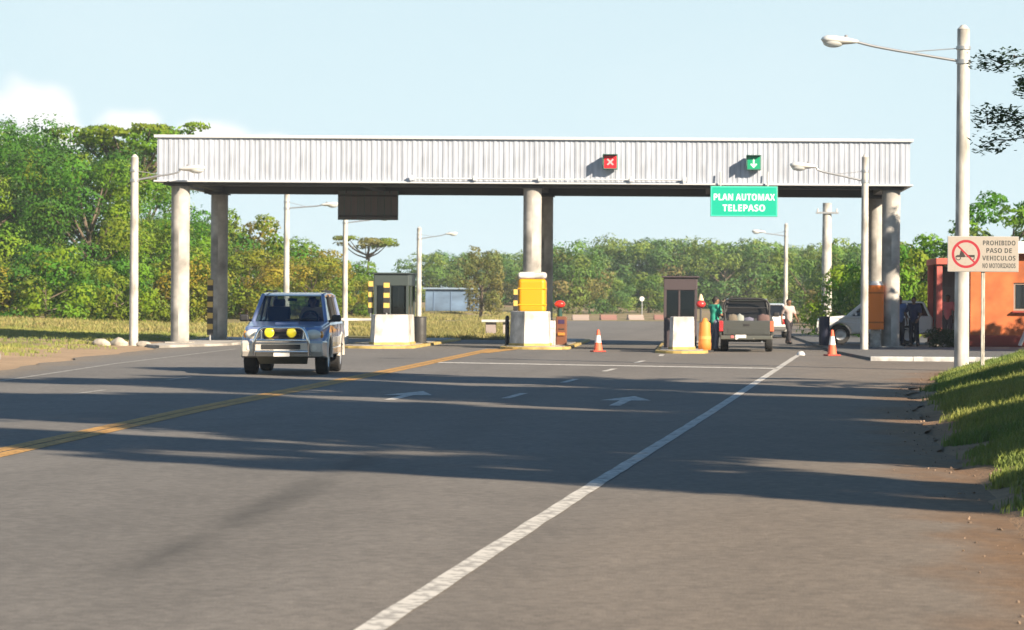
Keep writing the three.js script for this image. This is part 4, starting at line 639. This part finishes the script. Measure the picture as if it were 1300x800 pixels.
// ---------------------------------------------------------------- vegetation
const leafM = new THREE.MeshPhysicalMaterial({ vertexColors: true, roughness: 0.75, transmission: 0.5, thickness: 0, specularIntensity: 0.25, side: THREE.DoubleSide });
const denseLeafM = new THREE.MeshPhysicalMaterial({ vertexColors: true, roughness: 0.75, transmission: 0.1, thickness: 0, specularIntensity: 0.25, side: THREE.DoubleSide });   // thick leathery leaves
const barkM = M(0.16, 0.125, 0.09, { roughness: 0.95, map: rep(blotchT, 1, 3) }), barkDark = M(0.09, 0.07, 0.055, { roughness: 0.95, map: rep(blotchT, 1, 3) });
function treeGeo(o) {   // trunk, limbs ending in clumps, leaf faces spread through each clump
  const r = rng(o.seed), wood = [], clumps = [], { h, base, rad } = o, bend = (r() - 0.5) * h * 0.08;
  const top = [bend, mix(base, h, 0.45), (r() - 0.5) * h * 0.06]; wood.push(taperTube([[0, -0.4, 0], [bend * 0.3, base * 0.6, 0], top], o.tr ?? h * 0.028, (o.tr ?? h * 0.028) * 0.5, 8, 8));
  for (let i = 0; i < o.clumps; i++) {
    const a = i * 2.39996 + r() * 0.7, t = (i + 0.5) / o.clumps, yy = o.flat ? mix(0.72, 0.98, r()) : mix(0.02, 0.95, t + (r() - 0.5) * 0.1), env = o.flat ? 1 : Math.sqrt(Math.max(0.05, 1 - ((yy - (o.bulge ?? 0.42)) / 0.64) ** 2));
    const rr = rad * env * Math.sqrt(mix(0.18, 1, r())) * (1 + (r() - 0.5) * 0.3), p = [top[0] * 0.6 + Math.cos(a) * rr, mix(base, h, yy), Math.sin(a) * rr], cr = (o.cr ?? rad * 0.34) * mix(0.7, 1.25, r());
    clumps.push({ p, cr }); const s = [bend * 0.6, mix(base * 0.7, top[1], Math.min(1, yy + 0.1)), 0];
    if (i % (o.limbEvery ?? 2) === 0) wood.push(taperTube([s, [mix(s[0], p[0], 0.5), mix(s[1], p[1], 0.4) + 0.1 * h * (o.flat ? -0.2 : 0.3), mix(s[2], p[2], 0.5)], p], h * 0.011, h * 0.003, 6, 6));
  }
  const n = o.leaves, P = new Float32Array(n * 18), C = new Float32Array(n * 18), N = new Float32Array(n * 18), U = new Float32Array(n * 12), v = new THREE.Vector3(), ax = new THREE.Vector3(), bx = new THREE.Vector3(), nn = new THREE.Vector3();
  const tot = clumps.reduce((a, c) => a + c.cr ** 2, 0); let k = 0;
  for (const c of clumps) {
    const m = Math.round(n * c.cr ** 2 / tot), tint = r(), hue = o.cols[Math.floor(r() * o.cols.length)];
    for (let i = 0; i < m && k < n; i++, k++) {
      v.set(r() * 2 - 1, r() * 2 - 1, r() * 2 - 1).normalize(); const rr = c.cr * Math.cbrt(mix(0.25, 1, r())) * (1 + (fbm(v.x * 2 + c.p[0], v.y * 2 + v.z, 3, 2) - 0.5) * 0.9);
      const px = c.p[0] + v.x * rr, py = c.p[1] + v.y * rr * (o.sq ?? 0.72), pz = c.p[2] + v.z * rr;
      nn.set(v.x * 0.6 + r() - 0.5, v.y * 0.6 + 0.3 + r() - 0.5, v.z * 0.6 + r() - 0.5).normalize(); if (nn.dot(v) < 0) nn.negate(); ax.set(r() - 0.5, r() - 0.5, r() - 0.5).cross(nn).normalize(); bx.copy(nn).cross(ax);
      const L = o.leaf * mix(0.6, 1.3, r()), w = L * mix(0.4, 0.65, r()), f = nn.clone().multiplyScalar(L * 0.12);
      const A = [px - ax.x * L / 2, py - ax.y * L / 2, pz - ax.z * L / 2], B = [px + bx.x * w / 2 - f.x, py + bx.y * w / 2 - f.y, pz + bx.z * w / 2 - f.z], D = [px + ax.x * L / 2, py + ax.y * L / 2 , pz + ax.z * L / 2], E2 = [px - bx.x * w / 2 - f.x, py - bx.y * w / 2 - f.y, pz - bx.z * w / 2 - f.z];
      P.set([...A, ...D, ...B, ...A, ...E2, ...D], k * 18); { const sx = v.x * 0.75 + nn.x * 0.65, sy = v.y * 0.75 + nn.y * 0.65, sz = v.z * 0.75 + nn.z * 0.65, sl = Math.hypot(sx, sy, sz) || 1; for (let e = 0; e < 6; e++) N.set([sx / sl, sy / sl, sz / sl], k * 18 + e * 3); }
      const q = 0.84 + 0.24 * r() + 0.25 * (tint - 0.5), y = (r() - 0.5) * 0.18, col = [hue[0] * q * (1 + y), hue[1] * q, hue[2] * q * (1 - y)];
      for (let e = 0; e < 6; e++) C.set(col, k * 18 + e * 3);
    }
  }
  const g = new THREE.BufferGeometry(); g.setAttribute('position', new THREE.BufferAttribute(P.slice(0, k * 18), 3)); g.setAttribute('color', new THREE.BufferAttribute(C.slice(0, k * 18), 3)); g.setAttribute('uv', new THREE.BufferAttribute(U.slice(0, k * 12), 2)); g.setAttribute('normal', new THREE.BufferAttribute(N.slice(0, k * 18), 3));
  const wg = mergeGeometries(wood.map(w => w.index ? w.toNonIndexed() : w)); return { wood: wg, leaves: g };
}
function plant(name, label, category, G, x, z, sx, sy, turn, group, bark = barkM, y, leaf = leafM) {
  const t = thing(name, label, category, x, (y ?? groundH(x, z)) - 0.05, z, turn, group); t.scale.set(sx, sy, sx); part('trunk', G.wood, bark, t); part('crown', G.leaves, leaf, t); return t;
}
const GR = [[0.145, 0.297, 0.014], [0.09, 0.262, 0.016], [0.207, 0.324, 0.014], [0.062, 0.193, 0.014]], YE = [[0.276, 0.299, 0.021], [0.201, 0.276, 0.017], [0.322, 0.276, 0.028], [0.149, 0.259, 0.017]], FA = [[0.153, 0.277, 0.052], [0.218, 0.306, 0.058], [0.11, 0.226, 0.058]], OL = [[0.228, 0.222, 0.06], [0.18, 0.204, 0.054], [0.252, 0.216, 0.072]], DK = [[0.03, 0.06, 0.018], [0.04, 0.075, 0.02]];
const words = ['first', 'second', 'third', 'fourth', 'fifth', 'sixth', 'seventh', 'eighth', 'ninth', 'tenth', 'eleventh', 'twelfth', 'thirteenth', 'fourteenth', 'fifteenth', 'sixteenth', 'seventeenth', 'eighteenth', 'nineteenth', 'twentieth', 'twenty-first', 'twenty-second', 'twenty-third', 'twenty-fourth', 'twenty-fifth', 'twenty-sixth', 'twenty-seventh', 'twenty-eighth', 'twenty-ninth', 'thirtieth'];
const ordered = list => list.sort((a, b) => a[0] / -a[1] - b[0] / -b[1]);   // left to right as seen from the road

const big = [1, 2, 3].map(i => treeGeo({ seed: 100 + i, h: 10, base: 0.9, rad: 4.2, clumps: 34, cr: 1.5, leaves: 22000, leaf: 0.22, cols: [...GR, GR[0], GR[2], YE[1]], bulge: 0.5 }));
ordered([[-42, -146, 1.0, 0.97], [-38.5, -152, 1.0, 1.06], [-36.6, -144, 0.9, 0.92], [-33.8, -150, 0.95, 1.0], [-31.4, -146, 0.85, 0.88], [-30.6, -156, 0.9, 0.98], [-46, -155, 1.1, 1.1], [-40.5, -162, 1.1, 1.1], [-28.9, -152, 0.7, 0.6]]).forEach(([x, z, s, sy], i) => plant('broadleaf_tree', words[i] + ' dense green tree from the left in the thicket left of the canopy', 'tree', big[i % 3], x, z, s, sy, i * 1.7, 'trees of the left thicket'));
const bush = [1, 2, 3].map(i => treeGeo({ seed: 200 + i, h: 3.2, base: 0.1, rad: 2.2, clumps: 22, cr: 0.85, leaves: 6500, leaf: 0.2, cols: i === 2 ? YE : [...GR, YE[1]], bulge: 0.35, tr: 0.06 }));
ordered([[-38, -136, 1.1, 1], [-34.6, -137, 1.15, 0.9], [-31.4, -137, 1.05, 1.1], [-28.6, -140, 1.0, 0.95], [-26.2, -146, 1.0, 1.15]]).forEach(([x, z, s, sy], i) => plant('shrub', words[i] + ' low leafy shrub from the left at the foot of the thicket', 'shrub', bush[i % 3], x, z, s, sy, i * 2.1, 'shrubs along the left thicket'));
const umb = treeGeo({ seed: 301, h: 10.4, base: 5.5, rad: 3.4, clumps: 18, cr: 1.15, leaves: 4200, leaf: 0.26, cols: [GR[0], GR[2], YE[1]], flat: true, sq: 0.28, limbEvery: 1, tr: 0.22 });
plant('umbrella_tree', 'flat topped umbrella tree rising above the left thicket', 'tree', umb, -29.6, -150, 1.05, 1.0, 0.4);
const mid = [1, 2, 3].map(i => treeGeo({ seed: 400 + i, h: 6, base: 0.4, rad: 3.0, clumps: 26, cr: 1.15, leaves: 9000, leaf: 0.25, cols: i === 1 ? [...GR, YE[3]] : YE, bulge: 0.42 }));
ordered([[-29.6, -168, 1.0, 0.98], [-27.6, -172, 1.0, 1.06], [-26.3, -166, 0.8, 0.7], [-28, -186, 1.0, 0.86], [-25.9, -188, 0.95, 0.8], [-24.3, -180, 0.8, 0.66], [-25.6, -204, 0.95, 0.68], [-23.4, -206, 0.85, 0.5], [-23.8, -196, 0.7, 0.5]]).forEach(([x, z, s, sy], i) => plant('scrub_tree', words[i] + ' yellow green scrub tree from the left behind the blue SUV', 'tree', mid[i % 3], x, z, s, sy, i * 1.3, 'scrub trees behind the left lane'));
const umb2 = treeGeo({ seed: 302, h: 7.2, base: 4, rad: 2.6, clumps: 12, cr: 0.9, leaves: 1800, leaf: 0.28, cols: [YE[1], OL[0]], flat: true, sq: 0.3, limbEvery: 1, tr: 0.16 });
plant('umbrella_tree', 'thin flat topped tree left of the left booth, far behind', 'tree', umb2, -27, -232, 1, 0.84, 0.9);
const olive = treeGeo({ seed: 501, h: 6, base: 0.9, rad: 1.75, clumps: 20, cr: 0.75, leaves: 5000, leaf: 0.22, cols: OL, bulge: 0.55, sq: 1.0, tr: 0.16 });
plant('olive_green_tree', 'lone olive brown tree left of the middle column', 'tree', olive, -16.7, -220, 0.98, 0.9, 0.2);
const far = [1, 2, 3, 4].map(i => treeGeo({ seed: 600 + i, h: 8.4, base: 0.3, rad: 4.6, clumps: 28, cr: 1.7, leaves: 7500, leaf: 0.4, cols: i === 4 ? [...OL, ...FA] : FA, bulge: 0.45 }));
const farList = []; { const r = rng(77); for (let i = 0; i < 27; i++) { const px = 545 + i * 24.5 + (r() - 0.5) * 12, Z = 300 + r() * 45, x = (px - 883) * Z / 3600; const top = px < 640 ? 5.4 : px < 700 ? 5.8 : px < 780 ? 6.3 : px < 900 ? 7.7 : px < 1000 ? 7.3 : 6.9; farList.push([x, -Z, top / 8.4 * (0.92 + r() * 0.16) * Z / 320, r]); } }
ordered(farList).forEach(([x, z, sy], i) => plant('distant_tree', words[i] + ' tree from the left in the hazy treeline beyond the plaza', 'tree', far[(i * 7) % 4], x, z, Math.min(1, sy * 1.1), sy, i * 2.3, 'trees of the far treeline'));
ordered([[-11.2, -258, 0.72, 0.78], [-7.6, -262, 0.42, 0.4], [-4.4, -268, 0.5, 0.45], [8.4, -215, 0.6, 0.62], [10.4, -190, 0.6, 0.64], [12.5, -205, 0.7, 0.72], [9.6, -158, 0.42, 0.44]]).forEach(([x, z, s, sy], i) => plant('roadside_tree', words[i] + ' tree from the left standing before the far treeline', 'tree', far[(i + 3) % 4], x, z, s, sy, i * 2.9 + 1, 'trees before the far treeline'));
const rt = [1, 2].map(i => treeGeo({ seed: 700 + i, h: 6.4, base: 2.2, rad: 2.4, clumps: 18, cr: 0.9, leaves: 5000, leaf: 0.24, cols: [GR[1], FA[1], GR[0]], bulge: 0.6, sq: 0.6, tr: 0.14 }));
plant('station_tree', 'layered tree rising behind the orange building roof', 'tree', rt[0], 14.0, -126, 1.05, 1.0, 0.6);
plant('station_tree', 'dark tree between the right column and the orange building', 'tree', rt[1], 10.2, -128, 0.9, 0.74, 2.0);
plant('station_tree', 'bushy tree behind the parked white SUV', 'tree', bush[0], 8.6, -124, 0.95, 1.25, 1.2);
plant('station_tree', 'low bushy tree right behind the right canopy columns', 'tree', bush[2], 7.2, -131, 0.8, 1.0, 2.2);
single('clipped_hedge', 'low dark clipped hedge in front of the station porch', 'hedge', (() => { const g = treeGeo({ seed: 801, h: 0.6, base: 0.05, rad: 0.6, clumps: 26, cr: 0.24, leaves: 3200, leaf: 0.09, cols: DK, bulge: 0.4, tr: 0.02 }).leaves; g.scale(1.0, 0.95, 0.5); return g.translate(8.55, 0.1, -97.4); })(), leafM);

// trees along the right verge: they shade the road, one reaches into the picture
const near = [1, 2, 3].map(i => treeGeo({ seed: 900 + i, h: 11, base: 2.2, rad: 4.2, clumps: 32, cr: 1.4, leaves: 16000, leaf: 0.44, cols: DK.concat(GR.slice(1, 2)), bulge: 0.5, sq: 0.5, tr: 0.26 }));
ordered([[10.5, -26.1, 0.8, 0.7], [14.5, -22.6, 0.95, 1.65], [18.5, -19, 1.0, 1.9], [10.5, -37, 0.58, 0.75], [14, -34, 0.66, 1.6], [18, -30.4, 0.7, 1.85], [11, -16.6, 0.3, 0.7], [14.5, -13.5, 0.36, 1.5], [11.5, -43.9, 0.34, 0.8], [14.5, -41.2, 0.4, 1.5], [18.5, -37.7, 0.42, 1.8], [17, -88, 0.9, 0.9]]).forEach(([x, z, s, sy], i) => plant('verge_tree', words[i] + ' tree of the row shading the road from the right verge', 'tree', near[i % 3], x, z, s, sy, i * 1.9, 'trees along the right verge', barkDark, undefined, denseLeafM));
{
  const x = 11.45, z = -46, t = thing('overhanging_tree', 'dark tree whose leafy boughs reach in at the right edge', 'tree', x, groundH(x, z) - 0.05, z), r = rng(55), wood = [], P = [], C = [];
  wood.push(taperTube([[0, -0.4, 0], [0.2, 2.4, 0.1], [-0.2, 5, 0], [0, 7.6, 0.2]], 0.24, 0.06, 12, 10));
  const leaf = (p, L) => { const nn = new THREE.Vector3(r() - 0.5, 0.6 + r() * 0.6, r() - 0.5).normalize(), a = new THREE.Vector3(r() - 0.5, r() - 0.5, r() - 0.5).cross(nn).normalize().multiplyScalar(L / 2), b = nn.clone().cross(a).normalize().multiplyScalar(L * 0.24), q = p.clone(); const A = q.clone().sub(a), B = q.clone().add(b), D = q.clone().add(a), E2 = q.clone().sub(b); for (const w of [A, B, D, A, D, E2]) P.push(w.x, w.y, w.z); const k = 0.7 + r() * 0.6, c = [[0.05, 0.1, 0.028], [0.035, 0.08, 0.025]][Math.floor(r() * 2)]; for (let i = 0; i < 6; i++) C.push(c[0] * k, c[1] * k, c[2] * k); };
  const boughs = [[4.3, -6.55, 4.5, 0.6], [3.9, -6.7, 3.6, -0.3], [3.4, -6.5, 3.3, 0.5], [4.1, -6.0, 4.15, 0.2], [3.7, -5.9, 3.8, 1.0], [4.4, -6.2, 4.75, -0.8], [3.5, -6.3, 3.5, 1.2], [4.3, -6.0, 4.3, -1.1]];
  const spray = (a, b, dens, spread) => { const A = new THREE.Vector3(...a), B = new THREE.Vector3(...b), n = Math.ceil(A.distanceTo(B) * dens); for (let i = 0; i < n; i++) { const p = A.clone().lerp(B, r()); p.x += (r() - 0.5) * spread * 1.6; p.y += (r() - 0.5) * spread * 1.05; p.z += (r() - 0.5) * spread * 2; leaf(p, 0.07 + r() * 0.07); } };
  const bough = (s, e) => { const m = [mix(s[0], e[0], 0.5), mix(s[1], e[1], 0.5) + 0.35, mix(s[2], e[2], 0.5)]; wood.push(taperTube([s, m, e], 0.06, 0.008, 10, 6)); for (let i = 0; i < 9; i++) { const t1 = 0.35 + 0.65 * i / 8, p = [mix(s[0], e[0], t1), mix(s[1], e[1], t1) + 0.35 * 4 * t1 * (1 - t1) * 0.5, mix(s[2], e[2], t1)], q = [p[0] + (r() - 0.6) * 0.8, p[1] + (r() - 0.45) * 0.35, p[2] + (r() - 0.5) * 1.3]; wood.push(taperTube([p, [(p[0] + q[0]) / 2, (p[1] + q[1]) / 2 + 0.05, (p[2] + q[2]) / 2], q], 0.014, 0.004, 4, 5)); spray(p, q, 330, 0.3); } };
  for (const [y0, dx, y1, dz] of boughs) bough([0, y0, 0], [dx, y1, dz]);
  for (let i = 0; i < 16; i++) { const a = r() * 6.28, l = 2 + r() * 2.6, y = 3.4 + r() * 4; if (Math.cos(a) < -0.6 && y < 6.2) continue; bough([0, y, 0], [Math.cos(a) * l, y + 0.3 + r() * 0.8, Math.sin(a) * l]); }
  part('trunk', mergeGeometries(wood.map(w => w.toNonIndexed())), barkDark, t);
  const g = new THREE.BufferGeometry(); g.setAttribute('position', new THREE.Float32BufferAttribute(P, 3)); g.setAttribute('color', new THREE.Float32BufferAttribute(C, 3)); g.setAttribute('uv', new THREE.Float32BufferAttribute(new Float32Array(P.length / 3 * 2), 2)); g.computeVertexNormals(); part('crown', g, leafM, t);
}

// grass: uncountable, one object for each stretch
function tuft(seed, n, h, spread, w) {
  const r = rng(seed), P = [];
  for (let i = 0; i < n; i++) { const a = r() * 6.28, d = r() * spread, x = Math.cos(a) * d, z = Math.sin(a) * d, l = h * (0.5 + r() * 0.7), lx = (r() - 0.5) * l * 1.1, lz = (r() - 0.5) * l * 1.1, b = r() * 6.28, wx = Math.cos(b) * w, wz = Math.sin(b) * w, m = 0.55; P.push(x - wx, -0.02, z - wz, x + wx, -0.02, z + wz, x + lx * 0.35 + wx * 0.7, l * m, z + lz * 0.35 + wz * 0.7, x - wx, -0.02, z - wz, x + lx * 0.35 + wx * 0.7, l * m, z + lz * 0.35 + wz * 0.7, x + lx * 0.35 - wx * 0.7, l * m, z + lz * 0.35 - wz * 0.7, x + lx * 0.35 - wx * 0.7, l * m, z + lz * 0.35 - wz * 0.7, x + lx * 0.35 + wx * 0.7, l * m, z + lz * 0.35 + wz * 0.7, x + lx, l, z + lz); }
  const g = new THREE.BufferGeometry(); g.setAttribute('position', new THREE.Float32BufferAttribute(P, 3)); g.setAttribute('uv', new THREE.Float32BufferAttribute(new Float32Array(P.length / 3 * 2), 2)); g.computeVertexNormals(); return g;
}
const grassM = new THREE.MeshPhysicalMaterial({ roughness: 0.8, transmission: 0.25, thickness: 0, side: THREE.DoubleSide });
function grass(name, label, geo, n, seed, place, cols) {
  const im = new THREE.InstancedMesh(geo, grassM, n), r = rng(seed), m = new THREE.Matrix4(), q = new THREE.Quaternion(), up = new THREE.Vector3(0, 1, 0), c = new THREE.Color(); let k = 0;
  for (let i = 0; i < n * 4 && k < n; i++) { const p = place(r); if (!p) continue; const [x, z, s] = p; m.compose(new THREE.Vector3(x, p[4] ?? groundH(x, z), z), q.setFromAxisAngle(up, r() * 6.28), new THREE.Vector3(s, s * (0.7 + r() * 0.6), s)); im.setMatrixAt(k, m); const a = p[3] ?? r(), A = cols[0], B = cols[1], v = 0.8 + r() * 0.45; c.setRGB(mix(A[0], B[0], a) * v, mix(A[1], B[1], a) * v, mix(A[2], B[2], a) * v); im.setColorAt(k, c); k++; }
  im.count = k; im.name = name; im.castShadow = im.receiveShadow = true; im.userData = { label, category: 'grass', kind: 'stuff' }; scene.add(im);
}
grass('bank_grass', 'green grass covering the right roadside bank', tuft(1, 16, 0.085, 0.13, 0.006), 30000, 3, r => { const z = -12 - r() * 57, d = r() * r() * 7.5, x = edgeR0(z) + 0.1 + d, n = fbm(x * 1.6, z * 1.2, 61, 3); if (d + (n - 0.5) * 1.1 < 0.3 + r() * 0.25) return null; return [x, z, 0.6 + r() * 0.8, clamp(fbm(x * 0.9, z * 0.5, 66, 3) * 1.6 - 0.4)]; }, [[0.10, 0.17, 0.018], [0.27, 0.27, 0.05]]);
grass('verge_grass', 'dry yellow green grass on the left roadside verge', tuft(2, 14, 0.085, 0.2, 0.009), 34000, 4, r => { const z = -58 - r() * 90, d = r() * 17, x = edgeL0(z) - 0.6 - d, n = fbm(x * 0.35, z * 0.35, 60, 4), sand = fbm(x * 0.22, z * 0.12, 63, 3); if (x > -18.9 && z < -90.5 && z > -113) return null; if (d + (n - 0.5) * 4 < 1.2 + r() || (sand > 0.5 && d < 7 && r() < 0.85)) return null; return [x, z, 0.6 + r() * 0.9, clamp(1.25 - n * 1.3 - d * 0.02)]; }, [[0.13, 0.21, 0.022], [0.31, 0.28, 0.07]]);
grass('island_grass', 'short dry grass on the dividing verge beyond the plaza', tuft(5, 12, 0.16, 0.25, 0.014), 9000, 9, r => { const z = -114.6 - r() * 74, t = (-114 - z) / 76, x = mix(mix(-11.5, -15, sstep(0, 0.1, t)), mix(-7.3, -9.8, t), r()); return [x, z, 0.7 + r() * 0.6, undefined, 0.055]; }, [[0.16, 0.17, 0.035], [0.30, 0.25, 0.08]]);
grass('far_grass', 'short dry grass beyond the toll plaza', tuft(3, 12, 0.17, 0.35, 0.022), 16000, 6, r => { const z = -118 - r() * 130, x = edgeL0(z) - 0.5 - r() * 22; if (fbm(x * 0.2, z * 0.1, 68, 3) < 0.42) return null; return [x, z, 0.6 + r() * 0.8]; }, [[0.17, 0.19, 0.035], [0.32, 0.26, 0.09]]);
{
  // loose stones and crumbs of asphalt along the right road edge
  const g = mergeVertices(new THREE.IcosahedronGeometry(1, 1).deleteAttribute('normal').deleteAttribute('uv')), P = g.attributes.position; for (let i = 0; i < P.count; i++) { const k = 0.75 + 0.5 * hash(i, 3, 5); P.setXYZ(i, P.getX(i) * k * 1.2, P.getY(i) * k * 0.7, P.getZ(i) * k); } g.computeVertexNormals();
  const n = 900, im = new THREE.InstancedMesh(g, M(1, 1, 1, { roughness: 0.95 }), n), r = rng(91), m = new THREE.Matrix4(), q = new THREE.Quaternion(), e = new THREE.Euler(), c = new THREE.Color();
  for (let i = 0; i < n; i++) { const z = -12 - r() * 56, d = (r() + r() - 0.8) * 0.9, x = edgeR(z) + d, sc = 0.004 + 0.011 * r() ** 3; e.set(r() * 6, r() * 6, r() * 6); m.compose(new THREE.Vector3(x, (d > 0 ? groundH(x, z) : 0) + sc * 0.3, z), q.setFromEuler(e), new THREE.Vector3(sc, sc, sc)); im.setMatrixAt(i, m); const v = 0.09 + 0.13 * r(); c.setRGB(v * 1.2, v * 0.85, v * 0.6); im.setColorAt(i, c); }
  im.name = 'edge_gravel'; im.castShadow = im.receiveShadow = true; im.userData = { label: 'loose stones scattered along the right road edge', category: 'gravel', kind: 'stuff' }; scene.add(im);
}
// rocks by the left lamp
{
  const rockM = M(0.52, 0.47, 0.39, { roughness: 0.95, map: rep(blotchT, 1) });
  const rock = (label, x, z, s, seed) => { const g = mergeVertices(new THREE.IcosahedronGeometry(s, 3).deleteAttribute('normal').deleteAttribute('uv')), P = g.attributes.position; for (let i = 0; i < P.count; i++) { const v = new THREE.Vector3().fromBufferAttribute(P, i), k = 0.72 + 0.6 * fbm(v.x / s * 1.3 + seed, v.y / s * 1.3 + v.z / s, seed, 3); P.setXYZ(i, v.x * k * 1.25, v.y * k * 0.7, v.z * k); } g.computeVertexNormals(); g.setAttribute('uv', new THREE.Float32BufferAttribute(new Float32Array(P.count * 2).map((_, i) => P.array[(i >> 1) * 3 + (i & 1)]), 2)); single('boulder', label, 'rock', T(g, x, groundH(x, z) + s * 0.22, z), rockM, 'pale boulders by the left lamp post'); };
  rock('pale boulder farthest left of the rocks by the left lamp', -19.75, -94.2, 0.24, 2); rock('largest pale boulder touching the left side of the left lamp', -19.3, -94.9, 0.27, 5); rock('pale boulder right of the left lamp post', -18.35, -94.4, 0.2, 9); rock('small pale stone at the far left road edge', -16.9, -67, 0.22, 12); rock('low sandy boulder in the dirt at the left edge', -18.3, -72.5, 0.4, 15);
}
// things beyond the plaza
{
  const bt = ['first', 'second', 'third', 'fourth', 'fifth', 'sixth', 'seventh', 'eighth'];
  const s = new THREE.Shape([[-0.3, 0], [0.3, 0], [0.3, 0.18], [0.14, 0.4], [0.11, 0.85], [-0.11, 0.85], [-0.14, 0.4], [-0.3, 0.18]].map(p => new THREE.Vector2(p[0], p[1] * 0.5))), g = new THREE.ExtrudeGeometry(s, { depth: 1.28, bevelEnabled: true, bevelSize: 0.02, bevelThickness: 0.02, bevelSegments: 1 }).rotateY(Math.PI / 2).translate(-0.64, 0, 0), red = M(0.2, 0.105, 0.09), wh = M(0.26, 0.21, 0.19);
  for (let i = 0; i < 4; i++) { const t = thing('road_barrier', bt[i] + (i % 2 ? ' (red)' : ' (white)') + ' plastic road barrier from the left beyond the plaza', 'road barrier', -9.0 + i * 2.1, 0, -222 - i * 2.2, 0.15 + (i % 3) * 0.12, 'plastic barriers across the far road'); part('shell', g, i % 2 ? red : wh, t); part('coupling', cyl(0.05, 0.05, 0.3, 0.67, 0.2, 0, 10), blackPaint, t); }
  const h = thing('blue_shelter', 'blue walled shelter left of the olive tree, far away', 'shelter', -19.9, 0.6, -232); part('wall', box(4.2, 1.75, 2.4, 0, 0.9, 0, 0.03), M(0.14, 0.22, 0.34, { map: rep(blotchT, 0.4) }), h); part('roof', box(4.6, 0.14, 2.9, 0, 1.86, 0, 0.03), M(0.2, 0.27, 0.36), h); for (const x of [-1.4, 0, 1.4]) part('rib', box(0.08, 1.7, 0.05, x, 0.9, 1.215), M(0.1, 0.16, 0.26), h);
  const w = thing('round_sign', 'small white round sign on a post in the distance', 'sign', -4.34, 0.02, -230); part('post', cyl(0.04, 0.04, 1.6, 0, 0.8, 0, 8), galv, w); part('disc', T(cyl(0.19, 0.19, 0.03, 0, 0, 0, 26).rotateX(Math.PI / 2), 0, 1.7, 0.06), M(0.78, 0.78, 0.76), w);
  const c = thing('concrete_table', 'low concrete slab table on the grass left of the middle block', 'table', -8.45, groundH(-8.45, -120) + 0.03, -120); part('top', box(1.15, 0.1, 0.8, 0, 0.72, 0), whitePaint, c); part('leg', box(0.42, 0.68, 0.5, -0.2, 0.34, 0), M(0.3, 0.25, 0.24), c); part('leg', box(0.16, 0.68, 0.5, 0.4, 0.34, 0), M(0.4, 0.36, 0.32), c);
}
struct('far_verge', prism([[-11.8, -114], [-7, -114], [-7.3, -150], [-10, -190], [-15.6, -190], [-15.2, -150], [-15.5, -118]], 0.1, -0.04, 0.02), M(0.2, 0.18, 0.06, { roughness: 1, map: rep(grainT, 0.3), bumpMap: bumpT, bumpScale: 0.03 }));

scene.fog = new THREE.FogExp2(new THREE.Color().setRGB(0.8, 0.9, 1.0), 0.0003);
renderer.render(scene, camera);
